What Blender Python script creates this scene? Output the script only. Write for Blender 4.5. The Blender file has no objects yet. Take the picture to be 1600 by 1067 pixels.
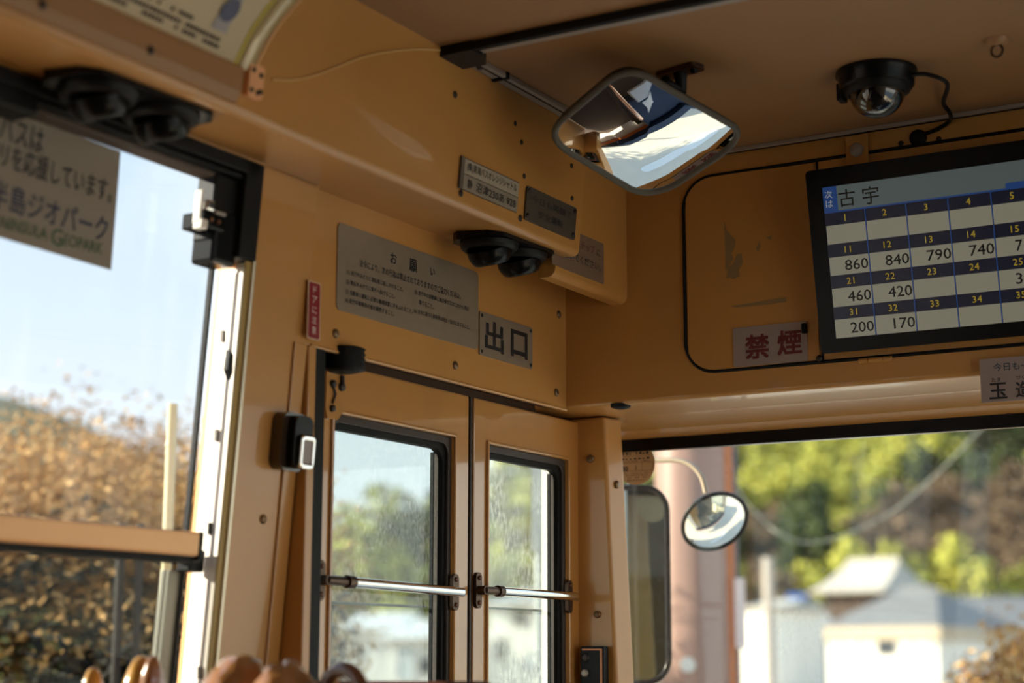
import bpy, math, random
from mathutils import Vector, Matrix, noise

random.seed(7)
SC = bpy.context.scene
COL = SC.collection
V = Vector
EYE = 1.25            # camera height above the bus floor; everything below is measured from the lens, then lifted by this

# ------------------------------------------------------------------ camera
LENS_PX = 2700.0
yaw, pitch, roll = (math.radians(a) for a in (30.46, 10.32, 0.1))
fwd = V((-math.sin(yaw) * math.cos(pitch), math.cos(yaw) * math.cos(pitch), math.sin(pitch)))
rgt = V((math.cos(yaw), math.sin(yaw), 0))
upv = rgt.cross(fwd)
cR = rgt * math.cos(roll) + upv * math.sin(roll)
cU = upv * math.cos(roll) - rgt * math.sin(roll)
cam_d = bpy.data.cameras.new('camera')
cam = bpy.data.objects.new('camera', cam_d)
COL.objects.link(cam)
cam_d.sensor_width = 36
cam_d.lens = LENS_PX * 36 / 1600
cam_d.clip_start = 0.02
cam_d.clip_end = 2000
cam_d.dof.use_dof = True
cam_d.dof.focus_distance = 3.15
cam_d.dof.aperture_fstop = 2.4
cam.matrix_world = Matrix(((cR.x, cU.x, -fwd.x, 0), (cR.y, cU.y, -fwd.y, 0), (cR.z, cU.z, -fwd.z, 0), (0, 0, 0, 1)))
SC.camera = cam

# ------------------------------------------------------------------ sky, sun, exposure
SUN_DIR = V((-0.86, -0.46, 0.37)).normalized()      # points to the sun: low winter sun behind the bus and to its left
world = bpy.data.worlds.new('sky')
SC.world = world
world.use_nodes = True
nt = world.node_tree
for n in list(nt.nodes):
    nt.nodes.remove(n)
out = nt.nodes.new('ShaderNodeOutputWorld')
bg = nt.nodes.new('ShaderNodeBackground')
tc = nt.nodes.new('ShaderNodeTexCoord')
sep = nt.nodes.new('ShaderNodeSeparateXYZ')
rampn = nt.nodes.new('ShaderNodeValToRGB')
e = rampn.color_ramp.elements
e[0].position = 0.0; e[0].color = (0.86, 0.90, 0.92, 1)
e[1].position = 1.0; e[1].color = (0.20, 0.38, 0.72, 1)
m1 = e.new(0.14); m1.color = (0.76, 0.82, 0.87, 1)
m2 = e.new(0.34); m2.color = (0.52, 0.67, 0.83, 1)
nt.links.new(tc.outputs['Generated'], sep.inputs[0])
nt.links.new(sep.outputs['Z'], rampn.inputs[0])
cl = nt.nodes.new('ShaderNodeTexNoise'); cl.inputs['Scale'].default_value = 3.2; cl.inputs['Detail'].default_value = 4
clr = nt.nodes.new('ShaderNodeValToRGB')
clr.color_ramp.elements[0].position = 0.52; clr.color_ramp.elements[1].position = 0.72
nt.links.new(tc.outputs['Generated'], cl.inputs['Vector'])
nt.links.new(cl.outputs['Fac'], clr.inputs[0])
mx = nt.nodes.new('ShaderNodeMixRGB'); mx.inputs[2].default_value = (0.95, 0.95, 0.94, 1)
nt.links.new(clr.outputs['Color'], mx.inputs[0]); nt.links.new(rampn.outputs['Color'], mx.inputs[1])
nt.links.new(mx.outputs[0], bg.inputs['Color'])
bg.inputs['Strength'].default_value = 1.1
nt.links.new(bg.outputs[0], out.inputs[0])

sun_d = bpy.data.lights.new('sun', 'SUN')
sun_d.energy = 9.0
sun_d.angle = math.radians(0.6)
sun_d.color = (1.0, 0.90, 0.74)
sun = bpy.data.objects.new('sun', sun_d)
COL.objects.link(sun)
sun.rotation_euler = SUN_DIR.to_track_quat('Z', 'Y').to_euler()

SC.view_settings.view_transform = 'Standard'
SC.view_settings.look = 'None'
SC.view_settings.exposure = 1.0
SC.view_settings.gamma = 1.0
SC.view_settings.use_curve_mapping = False
SC.cycles.max_bounces = 10
SC.cycles.transparent_max_bounces = 24
SC.cycles.diffuse_bounces = 6

# ------------------------------------------------------------------ rays: from a measured point to its place on a real surface
def ray(px, py):
    return cR * ((px - 800) / LENS_PX) - cU * ((py - 533.5) / LENS_PX) + fwd
def onX(px, py, X):
    d = ray(px, py); return d * (X / d.x)
def onY(px, py, Y):
    d = ray(px, py); return d * (Y / d.y)
def onZ(px, py, Z):
    d = ray(px, py); return d * (Z / d.z)
LEAN = 0.082
def wallX(z):
    return -1.611 + LEAN * (z - 0.475)
def onW(px, py, off=0.0):
    d = ray(px, py); return d * ((-1.611 - LEAN * 0.475 + off) / (d.x - LEAN * d.z))

# ------------------------------------------------------------------ materials
MATS = {}
def mat(name, col, rough=0.5, metal=0.0, spec=0.5, coat=0.0, grime=0.0, grime_scale=8.0, grime_col=None, bump=0.0, bump_scale=200.0,
        emit=None, emit_s=0.0, stretch=None, mottled=None):
    if name in MATS:
        return MATS[name]
    m = bpy.data.materials.new(name)
    m.use_nodes = True
    t = m.node_tree
    b = t.nodes['Principled BSDF']
    b.inputs['Base Color'].default_value = (*col, 1)
    b.inputs['Roughness'].default_value = rough
    b.inputs['Metallic'].default_value = metal
    b.inputs['Specular IOR Level'].default_value = spec
    b.inputs['Coat Weight'].default_value = coat
    b.inputs['Coat Roughness'].default_value = 0.06
    b.inputs['Coat IOR'].default_value = 1.65
    if emit:
        b.inputs['Emission Color'].default_value = (*emit, 1)
        b.inputs['Emission Strength'].default_value = emit_s
    co = t.nodes.new('ShaderNodeTexCoord')
    src = co.outputs['Object']
    if stretch:
        mp = t.nodes.new('ShaderNodeMapping'); mp.inputs['Scale'].default_value = stretch
        t.links.new(src, mp.inputs[0]); src = mp.outputs[0]
    if grime or mottled:
        nz = t.nodes.new('ShaderNodeTexNoise'); nz.inputs['Scale'].default_value = grime_scale; nz.inputs['Detail'].default_value = 6
        t.links.new(src, nz.inputs['Vector'])
        r = t.nodes.new('ShaderNodeValToRGB')
        if mottled:
            els = r.color_ramp.elements
            n = len(mottled)
            els[0].position = 0.3; els[0].color = (*mottled[0], 1)
            els[1].position = 0.7; els[1].color = (*mottled[-1], 1)
            for i in range(1, n - 1):
                x = els.new(0.3 + 0.4 * i / (n - 1)); x.color = (*mottled[i], 1)
            t.links.new(r.outputs[0], b.inputs['Base Color'])
        else:
            r.color_ramp.elements[0].position = 0.50; r.color_ramp.elements[0].color = (0, 0, 0, 1)
            r.color_ramp.elements[1].position = 0.80; r.color_ramp.elements[1].color = (grime, grime, grime, 1)
            mxn = t.nodes.new('ShaderNodeMixRGB')
            mxn.inputs[1].default_value = (*col, 1)
            mxn.inputs[2].default_value = (*(grime_col or tuple(c * 0.45 for c in col)), 1)
            t.links.new(nz.outputs['Fac'], r.inputs[0]); t.links.new(r.outputs[0], mxn.inputs[0]); t.links.new(mxn.outputs[0], b.inputs['Base Color'])
        if mottled:
            t.links.new(nz.outputs['Fac'], r.inputs[0])
    if bump:
        n2 = t.nodes.new('ShaderNodeTexNoise'); n2.inputs['Scale'].default_value = bump_scale; n2.inputs['Detail'].default_value = 4
        t.links.new(src, n2.inputs['Vector'])
        bp = t.nodes.new('ShaderNodeBump'); bp.inputs['Strength'].default_value = bump; bp.inputs['Distance'].default_value = 0.01
        t.links.new(n2.outputs['Fac'], bp.inputs['Height']); t.links.new(bp.outputs[0], b.inputs['Normal'])
    MATS[name] = m
    return m

def glass(name, tint=(0.95, 0.97, 0.96), dirt=0.0, dirt_scale=60.0, dirt_col=(0.8, 0.8, 0.76), stretch=(1, 1, 1), lo=0.45, hi=0.75, base=0.0, ior=1.45):
    """A thin pane: clear transmission, a fresnel reflection and, where asked, a film of dried water marks."""
    m = bpy.data.materials.new(name); m.use_nodes = True
    t = m.node_tree
    for n in list(t.nodes): t.nodes.remove(n)
    o = t.nodes.new('ShaderNodeOutputMaterial')
    tr = t.nodes.new('ShaderNodeBsdfTransparent'); tr.inputs[0].default_value = (*tint, 1)
    gl = t.nodes.new('ShaderNodeBsdfGlossy'); gl.inputs['Roughness'].default_value = 0.015
    fr = t.nodes.new('ShaderNodeFresnel')
    ge = t.nodes.new('ShaderNodeNewGeometry'); io = t.nodes.new('ShaderNodeMapRange')      # same reflection from both sides of the pane
    io.inputs[3].default_value = ior; io.inputs[4].default_value = 1 / ior
    t.links.new(ge.outputs['Backfacing'], io.inputs[0]); t.links.new(io.outputs[0], fr.inputs[0])
    mx = t.nodes.new('ShaderNodeMixShader')
    t.links.new(fr.outputs[0], mx.inputs[0]); t.links.new(tr.outputs[0], mx.inputs[1]); t.links.new(gl.outputs[0], mx.inputs[2])
    last = mx.outputs[0]
    if dirt:
        co = t.nodes.new('ShaderNodeTexCoord'); mp = t.nodes.new('ShaderNodeMapping'); mp.inputs['Scale'].default_value = stretch
        t.links.new(co.outputs['Object'], mp.inputs[0])
        nz = t.nodes.new('ShaderNodeTexNoise'); nz.inputs['Scale'].default_value = dirt_scale; nz.inputs['Detail'].default_value = 5
        n3 = t.nodes.new('ShaderNodeTexNoise'); n3.inputs['Scale'].default_value = 7; n3.inputs['Detail'].default_value = 3
        t.links.new(mp.outputs[0], nz.inputs['Vector']); t.links.new(co.outputs['Object'], n3.inputs['Vector'])
        r = t.nodes.new('ShaderNodeMapRange'); r.inputs[1].default_value = lo; r.inputs[2].default_value = hi
        r2 = t.nodes.new('ShaderNodeMapRange'); r2.inputs[1].default_value = 0.35; r2.inputs[2].default_value = 0.65
        t.links.new(nz.outputs['Fac'], r.inputs[0]); t.links.new(n3.outputs['Fac'], r2.inputs[0])
        mu = t.nodes.new('ShaderNodeMath'); mu.operation = 'MULTIPLY'
        t.links.new(r.outputs[0], mu.inputs[0]); t.links.new(r2.outputs[0], mu.inputs[1])
        mu2 = t.nodes.new('ShaderNodeMath'); mu2.operation = 'MULTIPLY_ADD'; mu2.inputs[1].default_value = dirt; mu2.inputs[2].default_value = base
        t.links.new(mu.outputs[0], mu2.inputs[0])
        df = t.nodes.new('ShaderNodeBsdfTranslucent'); df.inputs[0].default_value = (*dirt_col, 1)
        d2 = t.nodes.new('ShaderNodeBsdfDiffuse'); d2.inputs[0].default_value = (*dirt_col, 1)
        md = t.nodes.new('ShaderNodeMixShader'); md.inputs[0].default_value = 0.3; t.links.new(df.outputs[0], md.inputs[1]); t.links.new(d2.outputs[0], md.inputs[2])
        m2 = t.nodes.new('ShaderNodeMixShader')
        t.links.new(mu2.outputs[0], m2.inputs[0]); t.links.new(last, m2.inputs[1]); t.links.new(md.outputs[0], m2.inputs[2])
        last = m2.outputs[0]
    t.links.new(last, o.inputs[0])
    MATS[name] = m
    return m

CREAM = (0.53, 0.255, 0.068)
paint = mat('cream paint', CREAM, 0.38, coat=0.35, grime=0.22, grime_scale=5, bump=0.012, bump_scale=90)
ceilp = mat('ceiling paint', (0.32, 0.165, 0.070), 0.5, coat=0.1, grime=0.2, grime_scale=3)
doorp = mat('door paint', (0.53, 0.25, 0.065), 0.3, coat=1.0, grime=0.3, grime_scale=7, bump=0.01, bump_scale=60)
rubber = mat('black rubber', (0.007, 0.007, 0.008), 0.6, spec=0.2, bump=0.1, bump_scale=150)
rubbr = mat('brown black rubber', (0.03, 0.018, 0.013), 0.45)
gloss = mat('gloss black plastic', (0.005, 0.005, 0.006), 0.25, spec=0.18)
blackp = mat('black plastic', (0.007, 0.007, 0.008), 0.45, spec=0.2)
darkm = mat('dark bronze metal', (0.10, 0.06, 0.04), 0.4, metal=0.8)
chrome = mat('chrome', (0.82, 0.80, 0.78), 0.10, metal=1.0)
alu = mat('brushed aluminium', (0.36, 0.31, 0.27), 0.42, metal=0.35, bump=0.05, bump_scale=60, stretch=(1, 20, 20))
anod = mat('bronze anodised aluminium', (0.80, 0.44, 0.20), 0.38, metal=0.25)
steelp = mat('satin sign steel', (0.29, 0.23, 0.17), 0.42, metal=0.3, grime=0.2, grime_scale=25)
whitem = mat('white painted channel', (0.86, 0.80, 0.72), 0.35, coat=0.2)
goldr = mat('tan sealing strip', (0.42, 0.28, 0.08), 0.5)
ink = mat('black ink', (0.012, 0.012, 0.016), 0.5)
inkbrown = mat('brown ink', (0.06, 0.03, 0.02), 0.6)
inknavy = mat('navy ink', (0.02, 0.025, 0.07), 0.6)
inkgreen = mat('green ink', (0.02, 0.09, 0.035), 0.6)
inkred = mat('red ink', (0.30, 0.03, 0.03), 0.5)
inkmar = mat('maroon ink', (0.13, 0.012, 0.015), 0.5)
redv = mat('red vinyl', (0.24, 0.006, 0.012), 0.45)
inkwhite = mat('white ink', (0.75, 0.68, 0.62), 0.5)
paper = mat('sticker paper', (0.38, 0.32, 0.245), 0.6, spec=0.2)
greyst = mat('grey vinyl', (0.14, 0.11, 0.085), 0.6, spec=0.2)
lav = mat('pale lilac paper', (0.33, 0.26, 0.245), 0.6, spec=0.2)
mirror_m = mat('mirror silver', (0.93, 0.93, 0.92), 0.0, metal=1.0)
mirror_d = mat('mirror silver tinted', (0.42, 0.47, 0.50), 0.015, metal=1.0)
framegrey = mat('grey rubber rim', (0.10, 0.088, 0.072), 0.55, spec=0.25)

# ------------------------------------------------------------------ mesh building
class MB:
    def __init__(s):
        s.v = []; s.f = []; s.sm = []
    def add(s, vs, fs, smooth=False):
        o = len(s.v)
        s.v += [V(p) for p in vs]
        for f in fs:
            s.f.append([i + o for i in f]); s.sm.append(smooth)
        return s
    def box(s, a, b):
        (x0, y0, z0), (x1, y1, z1) = a, b
        return s.add([(x0, y0, z0), (x1, y0, z0), (x1, y1, z0), (x0, y1, z0), (x0, y0, z1), (x1, y0, z1), (x1, y1, z1), (x0, y1, z1)],
                     [(3, 2, 1, 0), (4, 5, 6, 7), (0, 1, 5, 4), (1, 2, 6, 5), (2, 3, 7, 6), (3, 0, 4, 7)])
    def hexa(s, lo, hi):
        """Solid between two quads given corner by corner."""
        return s.add(list(lo) + list(hi), [(3, 2, 1, 0), (4, 5, 6, 7), (0, 1, 5, 4), (1, 2, 6, 5), (2, 3, 7, 6), (3, 0, 4, 7)])
    def prism(s, o, z0, z1, smooth=False):
        n = len(o)
        s.add([(p[0], p[1], z0) for p in o] + [(p[0], p[1], z1) for p in o], [list(range(n))[::-1], list(range(n, 2 * n))])
        return s.add([(p[0], p[1], z0) for p in o] + [(p[0], p[1], z1) for p in o],
                     [(i, (i + 1) % n, n + (i + 1) % n, n + i) for i in range(n)], smooth)
    def ring(s, o, i, z0, z1):
        n = len(o)
        vs = [(p[0], p[1], z0) for p in o] + [(p[0], p[1], z1) for p in o] + [(p[0], p[1], z0) for p in i] + [(p[0], p[1], z1) for p in i]
        fs = []
        for k in range(n):
            j = (k + 1) % n
            fs += [(k, j, n + j, n + k), (2 * n + j, 2 * n + k, 3 * n + k, 3 * n + j), (n + k, n + j, 3 * n + j, 3 * n + k), (j, k, 2 * n + k, 2 * n + j)]
        return s.add(vs, fs)
    def extrude(s, prof, a, b, axis='y', smooth=False):
        """Cross-section prof in (x, z) run from y=a to y=b (closed polygon)."""
        n = len(prof)
        vs = [(p[0], a, p[1]) for p in prof] + [(p[0], b, p[1]) for p in prof]
        s.add(vs, [(i, (i + 1) % n, n + (i + 1) % n, n + i) for i in range(n)], smooth)
        return s.add(vs, [list(range(n))[::-1], list(range(n, 2 * n))])
    def tube(s, path, r, seg=10, caps=True, smooth=True, closed=False):
        path = [V(p) for p in path]; n = len(path)
        rings = []; u = None
        for i, p in enumerate(path):
            if closed:
                t = (path[(i + 1) % n] - path[i - 1]).normalized()
            else:
                t = (path[min(i + 1, n - 1)] - path[max(i - 1, 0)]).normalized()
            if u is None:
                u = t.orthogonal().normalized()
            else:
                u = (u - t * u.dot(t)).normalized()
            w = t.cross(u)
            rr = r[i] if isinstance(r, (list, tuple)) else r
            rings.append([p + (u * math.cos(2 * math.pi * k / seg) + w * math.sin(2 * math.pi * k / seg)) * rr for k in range(seg)])
        vs = [q for g in rings for q in g]; fs = []
        for i in range(n if closed else n - 1):
            j = (i + 1) % n
            for k in range(seg):
                l = (k + 1) % seg
                fs.append((i * seg + k, i * seg + l, j * seg + l, j * seg + k))
        s.add(vs, fs, smooth)
        if caps and not closed:
            s.add(rings[0], [list(range(seg))[::-1]]); s.add(rings[-1], [list(range(seg))])
        return s
    def lathe(s, prof, c=(0, 0, 0), seg=24, smooth=True):
        """prof of (radius, height) about local z."""
        vs = []; fs = []
        for r, h in prof:
            for k in range(seg):
                a = 2 * math.pi * k / seg
                vs.append((c[0] + r * math.cos(a), c[1] + r * math.sin(a), c[2] + h))
        for i in range(len(prof) - 1):
            for k in range(seg):
                l = (k + 1) % seg
                fs.append((i * seg + k, i * seg + l, (i + 1) * seg + l, (i + 1) * seg + k))
        s.add(vs, fs, smooth)
        n = len(prof)
        if prof[0][0] > 1e-5: s.add(vs[:seg], [list(range(seg))[::-1]])
        if prof[-1][0] > 1e-5: s.add(vs[-seg:], [list(range(seg))])
        return s
    def build(s, name, m, parent=None, mw=None, bevel=0.0, segs=2, solid=False):
        me = bpy.data.meshes.new(name)
        me.from_pydata([tuple(p) for p in s.v], [], s.f)
        me.polygons.foreach_set('use_smooth', s.sm)
        me.materials.append(m)
        me.update()
        o = bpy.data.objects.new(name, me)
        COL.objects.link(o)
        if parent: o.parent = parent
        if mw is not None: o.matrix_world = mw
        if bevel:
            b = o.modifiers.new('bevel', 'BEVEL'); b.width = bevel; b.segments = segs; b.limit_method = 'ANGLE'; b.angle_limit = math.radians(40)
            b.harden_normals = False
        return o

def frame(o, ex, ey):
    ex = V(ex).normalized(); ez = ex.cross(V(ey)).normalized(); ey = ez.cross(ex)
    o = V(o)
    return Matrix(((ex.x, ey.x, ez.x, o.x), (ex.y, ey.y, ez.y, o.y), (ex.z, ey.z, ez.z, o.z), (0, 0, 0, 1)))
def rrect(w, h, r, n=5, cx=0, cy=0):
    o = []
    for (sx, sy, a0) in ((1, -1, -90), (1, 1, 0), (-1, 1, 90), (-1, -1, 180)):
        for k in range(n + 1):
            a = math.radians(a0 + 90 * k / n)
            o.append((cx + sx * (w / 2 - r) + r * math.cos(a), cy + sy * (h / 2 - r) + r * math.sin(a)))
    return o
def circ(r, n=20, cx=0, cy=0):
    return [(cx + r * math.cos(2 * math.pi * k / n), cy + r * math.sin(2 * math.pi * k / n)) for k in range(n)]
def tag(o, label=None, cat=None, group=None, kind=None):
    if label: o['label'] = label
    if cat: o['category'] = cat
    if group: o['group'] = group
    if kind: o['kind'] = kind
    return o
def struct(o, label=None):
    o['kind'] = 'structure'
    if label: o['label'] = label; o['category'] = o.name.split('.')[0].split('_')[0] if not o.name.startswith('wall') else 'wall'
    return o
def empty(name, mw):
    o = bpy.data.objects.new(name, None); COL.objects.link(o)
    o.empty_display_size = 0.05
    o.matrix_world = mw
    return o
def copy_tree(o, parent=None):
    c = o.copy(); COL.objects.link(c)
    if parent: c.parent = parent
    for ch in list(o.children):
        copy_tree(ch, c)
    return c

# lettering: glyph outlines turned into flat meshes
_tc = {}
def glyphs(s, bold, spacing):
    k = (s, bold, spacing)
    if k not in _tc:
        cu = bpy.data.curves.new('lettering', 'FONT'); cu.body = s; cu.resolution_u = 2; cu.offset = bold; cu.space_character = spacing
        ob = bpy.data.objects.new('lettering', cu); COL.objects.link(ob)
        bpy.context.view_layer.update()
        me = bpy.data.meshes.new_from_object(ob.evaluated_get(bpy.context.evaluated_depsgraph_get()))
        vs = [tuple(v.co) for v in me.vertices]; fs = [list(p.vertices) for p in me.polygons]
        bpy.data.objects.remove(ob); bpy.data.curves.remove(cu); bpy.data.meshes.remove(me)
        _tc[k] = (vs, fs)
    return _tc[k]
def text_into(mb, s, u, v, h=None, w=None, align='l', bold=0.0, spacing=1.0, z=0.0008, shear=None):
    """Adds lettering whose ink is h tall and w wide, centred at height v; u is its left end, middle or right end."""
    vs, fs = glyphs(s, 0.0, spacing)
    if not vs: return
    x0 = min(p[0] for p in vs); x1 = max(p[0] for p in vs); y0 = min(p[1] for p in vs); y1 = max(p[1] for p in vs)
    if h is None: sx = sy = w / (x1 - x0)
    elif w is None: sx = sy = h / (y1 - y0)
    else: sx = w / (x1 - x0); sy = h / (y1 - y0)
    W = (x1 - x0) * sx
    ox = u - (0 if align == 'l' else W / 2 if align == 'c' else W)
    d = bold * 0.8
    for kk, (ddx, ddy) in enumerate(((0, 0),) if not bold else ((d, 0), (-d, 0), (0, d), (0, -d)) if bold < 0.02 else ((d, d), (-d, d), (d, -d), (-d, -d), (d, 0), (-d, 0), (0, d), (0, -d))):
        mb.add([(ox + (p[0] + ddx - x0) * sx, v + (p[1] + ddy - (y0 + y1) / 2) * sy + (shear * (ox + (p[0] - x0) * sx - u) if shear else 0), z + kk * 3e-5) for p in vs], fs)

# frames of the main interior faces: u runs to the reader's right, v up, w out of the face
HDR_X, FRONT_Y, DOOR_X, SHIELD_Y, CEIL = -1.611, 2.95, -1.645, 3.27, 0.948
def F_hdr(p): return frame(p, (0, 1, 0), (0, 0, 1))
def F_front(p): return frame(p, (1, 0, 0), (0, 0, 1))
def F_wall(p): return frame(p, (0, 1, 0), (LEAN, 0, 1))
FAS = (0.021, 0, 0.236)
def F_fas(p): return frame(p, (0, 1, 0), FAS)
def fasX(z): return -1.440 + 0.089 * (z - 0.712)
def onF(px, py):
    d = ray(px, py); return d * ((-1.440 - 0.089 * 0.712) / (d.x - 0.089 * d.z))

# ================================================================== STRUCTURE OF THE BUS
# leaned left wall: solid pieces between inner and outer skin
def wall_piece(mb, y0, y1, z0, z1, t0=-0.07, t1=0.0):
    a0, a1 = wallX(z0), wallX(z1)
    mb.hexa([(a0 + t0, y0, z0), (a0 + t1, y0, z0), (a0 + t1, y1, z0), (a0 + t0, y1, z0)],
            [(a1 + t0, y0, z1), (a1 + t1, y0, z1), (a1 + t1, y1, z1), (a1 + t0, y1, z1)])
WIN_Y0, WIN_Y1, WIN_Z0, WIN_Z1 = 1.0, 1.968, -0.42, 0.722
mb = MB()
wall_piece(mb, WIN_Y1, 2.109, -1.25, 0.474); wall_piece(mb, WIN_Y1, 2.106, 0.474, 0.728)          # the pillar beside the door
wall_piece(mb, -7.5, WIN_Y1, -1.25, WIN_Z0)
wall_piece(mb, -7.5, 2.10, WIN_Z1, 0.98)
wall_piece(mb, -7.4, 0.3, WIN_Z0, WIN_Z1); wall_piece(mb,0.9,WIN_Y0,WIN_Z0,WIN_Z1)  # unseen windows farther back closed off here to darken the front wall
wl = struct(mb.build('wall_left', paint), 'cream painted left wall pillar between the side window and the door')

# folded edge strip down the pillar, next to the door post
mb = MB(); wall_piece(mb, 2.078, 2.109, -1.25, 0.474, 0.0, 0.004)
mb.build('edge_strip', paint, wl, bevel=0.004)
# door post behind the pillar: proud of the leaning wall towards the bottom
mb = MB(); mb.box((-1.70, 2.111, -1.6), (-1.606, 2.131, 0.474))
struct(mb.build('trim_1', paint, bevel=0.003), 'narrow vertical cream door post beside the black door seal')
mb = MB(); mb.box((-1.70, 2.132, -1.6), (-1.609, 2.160, 0.474))
struct(mb.build('trim_2', rubber, bevel=0.003), 'black rubber seal strip standing along the rear edge of the door')

# header over the door
mb = MB(); mb.box((HDR_X - 0.006, 2.100, 0.474), (HDR_X, 2.952, 0.96))
hdr = struct(mb.build('wall_header', paint, bevel=0.004), 'cream panel over the door carrying the notice plate and exit sign')
mb = MB(); mb.box((HDR_X - 0.006, 2.12, 0.4725), (HDR_X + 0.003, 2.95, 0.478))
mb.build('drip_lip', paint, hdr, bevel=0.002)
# door head: dark rubber recess above the leaves
mb = MB(); mb.box((-1.72, 2.12, 0.40), (-1.682, 3.10, 0.52)); mb.box((-1.69, 2.155, 0.30), (-1.646, 2.186, 0.50)); mb.box((-1.664, 2.12, 0.484), (-1.6175, 3.09, 0.52))
struct(mb.build('trim_3', rubbr), 'dark rubber channel above the two door leaves')

# duct box with its rounded lip
prof = [(-1.62, 0.729), (-1.452, 0.7122)]
for k in range(5):
    a = math.radians(-90 + 80 * k / 4)
    prof.append((-1.452 + 0.012 * math.cos(a), 0.7242 + 0.012 * math.sin(a)))
prof += [(-1.4185, 0.955), (-1.62, 0.955)]
mb = MB(); mb.extrude(prof, -7.4, 2.687)
duct = struct(mb.build('overhead_duct', paint, bevel=0.0015), 'cream overhead duct running along the left wall above window and door')
# end panel: thinner fascia carried on to the front wall
prof = [(-1.475, 0.955), (-1.475, 0.692)]
for k in range(1, 6):
    a = math.radians(0 - 90 * k / 5)
    prof.append((-1.491 + 0.016 * math.cos(a), 0.690 + 0.016 * math.sin(a)))
prof += [(-1.510, 0.674), (-1.510, 0.955)]
mb = MB(); mb.extrude(prof, 2.662, 2.972)
struct(mb.build('wall_fascia', paint, bevel=0.0015), 'cream end panel of the fascia where it meets the front wall, half a sticker showing')

# ceiling
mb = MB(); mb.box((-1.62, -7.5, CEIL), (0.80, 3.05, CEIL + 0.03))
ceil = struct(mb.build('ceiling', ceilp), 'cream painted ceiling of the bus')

# front wall with its soffit over the windshield
mb = MB()
prof = [(FRONT_Y, CEIL + 0.02), (FRONT_Y, 0.486)]
for k in range(5):
    a = math.radians(180 + 90 * k / 4)
    prof.append((FRONT_Y + 0.008 + 0.008 * math.cos(a), 0.486 + 0.008 * math.sin(a)))
prof += [(3.10, 0.476), (3.235, 0.466), (3.262, 0.452), (3.30, 0.452), (3.30, CEIL + 0.02)]
n = len(prof)
vs = [(-1.80, p[0], p[1]) for p in prof] + [(0.80, p[0], p[1]) for p in prof]
mb.add(vs, [(n + i, n + (i + 1) % n, (i + 1) % n, i) for i in range(n)] + [list(range(n)), list(range(n, 2 * n))[::-1]])
fw = struct(mb.build('wall_front', paint), 'dark cream front wall above the windshield')

# seam of the access hatch, inset in the front wall
hl, hr_, ht, hb = -1.352, -1.10, 0.905, 0.526
o = [(hr_ + 0.9, ht)]
for k in range(9):
    a = math.radians(90 + 90 * k / 8); o.append((hl + 0.06 + 0.06 * math.cos(a), ht - 0.06 + 0.06 * math.sin(a)))
for k in range(9):
    a = math.radians(180 + 90 * k / 8); o.append((hl + 0.06 + 0.06 * math.cos(a), hb + 0.06 + 0.06 * math.sin(a)))
o.append((hr_ + 0.9, hb))
mb = MB(); mb.tube([(p[0], FRONT_Y - 0.001, p[1]) for p in o], 0.0034, 8)
mb.build('hatch_seal', rubber, fw)
mb = MB(); mb.box((-1.082, FRONT_Y - 0.002, 0.524), (-1.078, FRONT_Y + 0.003, 0.905)); mb.build('hatch_seam', rubber, fw)
mb = MB()
oo = [(p[0], p[1]) for p in o[1:-1]]
pts = [(max(p[0], hl + 0.006), p[1]) for p in oo] + [(-1.086, hb + 0.006), (-1.086, ht - 0.006)]
mb.add([(p[0], FRONT_Y - 0.003, p[1]) for p in pts] + [(p[0], FRONT_Y + 0.001, p[1]) for p in pts],
       [list(range(len(pts)))] + [(i, (i + 1) % len(pts), len(pts) + (i + 1) % len(pts), len(pts) + i) for i in range(len(pts))])
hatch = mb.build('hatch_cover', paint, fw)
# traces of a torn-off poster on the hatch
tape = mat('old glue residue', (0.30, 0.19, 0.085), 0.6)
def front_patch(pts, name, m, w=0.0034):
    q = [onY(p[0], p[1], FRONT_Y) for p in pts]
    b = MB(); k = len(q)
    b.add([(p.x, FRONT_Y - w, p.z) for p in q], [list(range(k))[::-1]])
    return b.build(name, m, fw)
front_patch([(1132, 345), (1138, 362), (1151, 376), (1149, 388), (1144, 396), (1147, 405), (1140, 418), (1135, 424), (1134, 390)], 'glue_stain', tape)
front_patch([(1152, 398), (1160, 396), (1162, 412), (1156, 421), (1157, 432), (1147, 437), (1141, 434), (1136, 437), (1138, 420), (1147, 412)], 'glue_stain', tape)
front_patch([(1182, 390), (1187, 376), (1190, 384), (1187, 393)], 'glue_stain', tape)
front_patch([(1198, 371), (1207, 368), (1206, 377), (1201, 374)], 'glue_stain', tape)
front_patch([(1142, 479), (1230, 464), (1230, 472), (1195, 477), (1150, 481)], 'glue_stain', tape)

# black band over the windshield, and the glass
mb = MB(); mb.box((-1.80, SHIELD_Y - 0.006, 0.426), (0.80, SHIELD_Y + 0.012, 0.470))
band = struct(mb.build('trim_4', gloss), 'black band along the top edge of the windshield')
for px, py, m_ in ((1411, 653, 'orange'), (1577, 644, 'dark')):
    p = onY(px, py, SHIELD_Y - 0.006)
    mb = MB(); mb.lathe([(0.0055, 0), (0.005, 0.003), (0.002, 0.0042)], seg=14)
    mb.build('stud', mat('orange stud', (0.45, 0.20, 0.05), 0.4) if m_ == 'orange' else mat('dark stud', (0.06, 0.025, 0.02), 0.4), band, F_front(p))
mb = MB(); mb.box((-1.80, SHIELD_Y, -0.80), (0.78, SHIELD_Y + 0.006, 0.44))
g_shield = glass('windshield glass', (0.90, 0.92, 0.88), dirt=0.10, dirt_scale=140, stretch=(1, 1, 0.7), lo=0.50, hi=0.8, base=0.008, dirt_col=(0.75, 0.70, 0.62))
struct(mb.build('window_2', g_shield), 'windshield glass with dried water marks near the top left')

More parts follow.
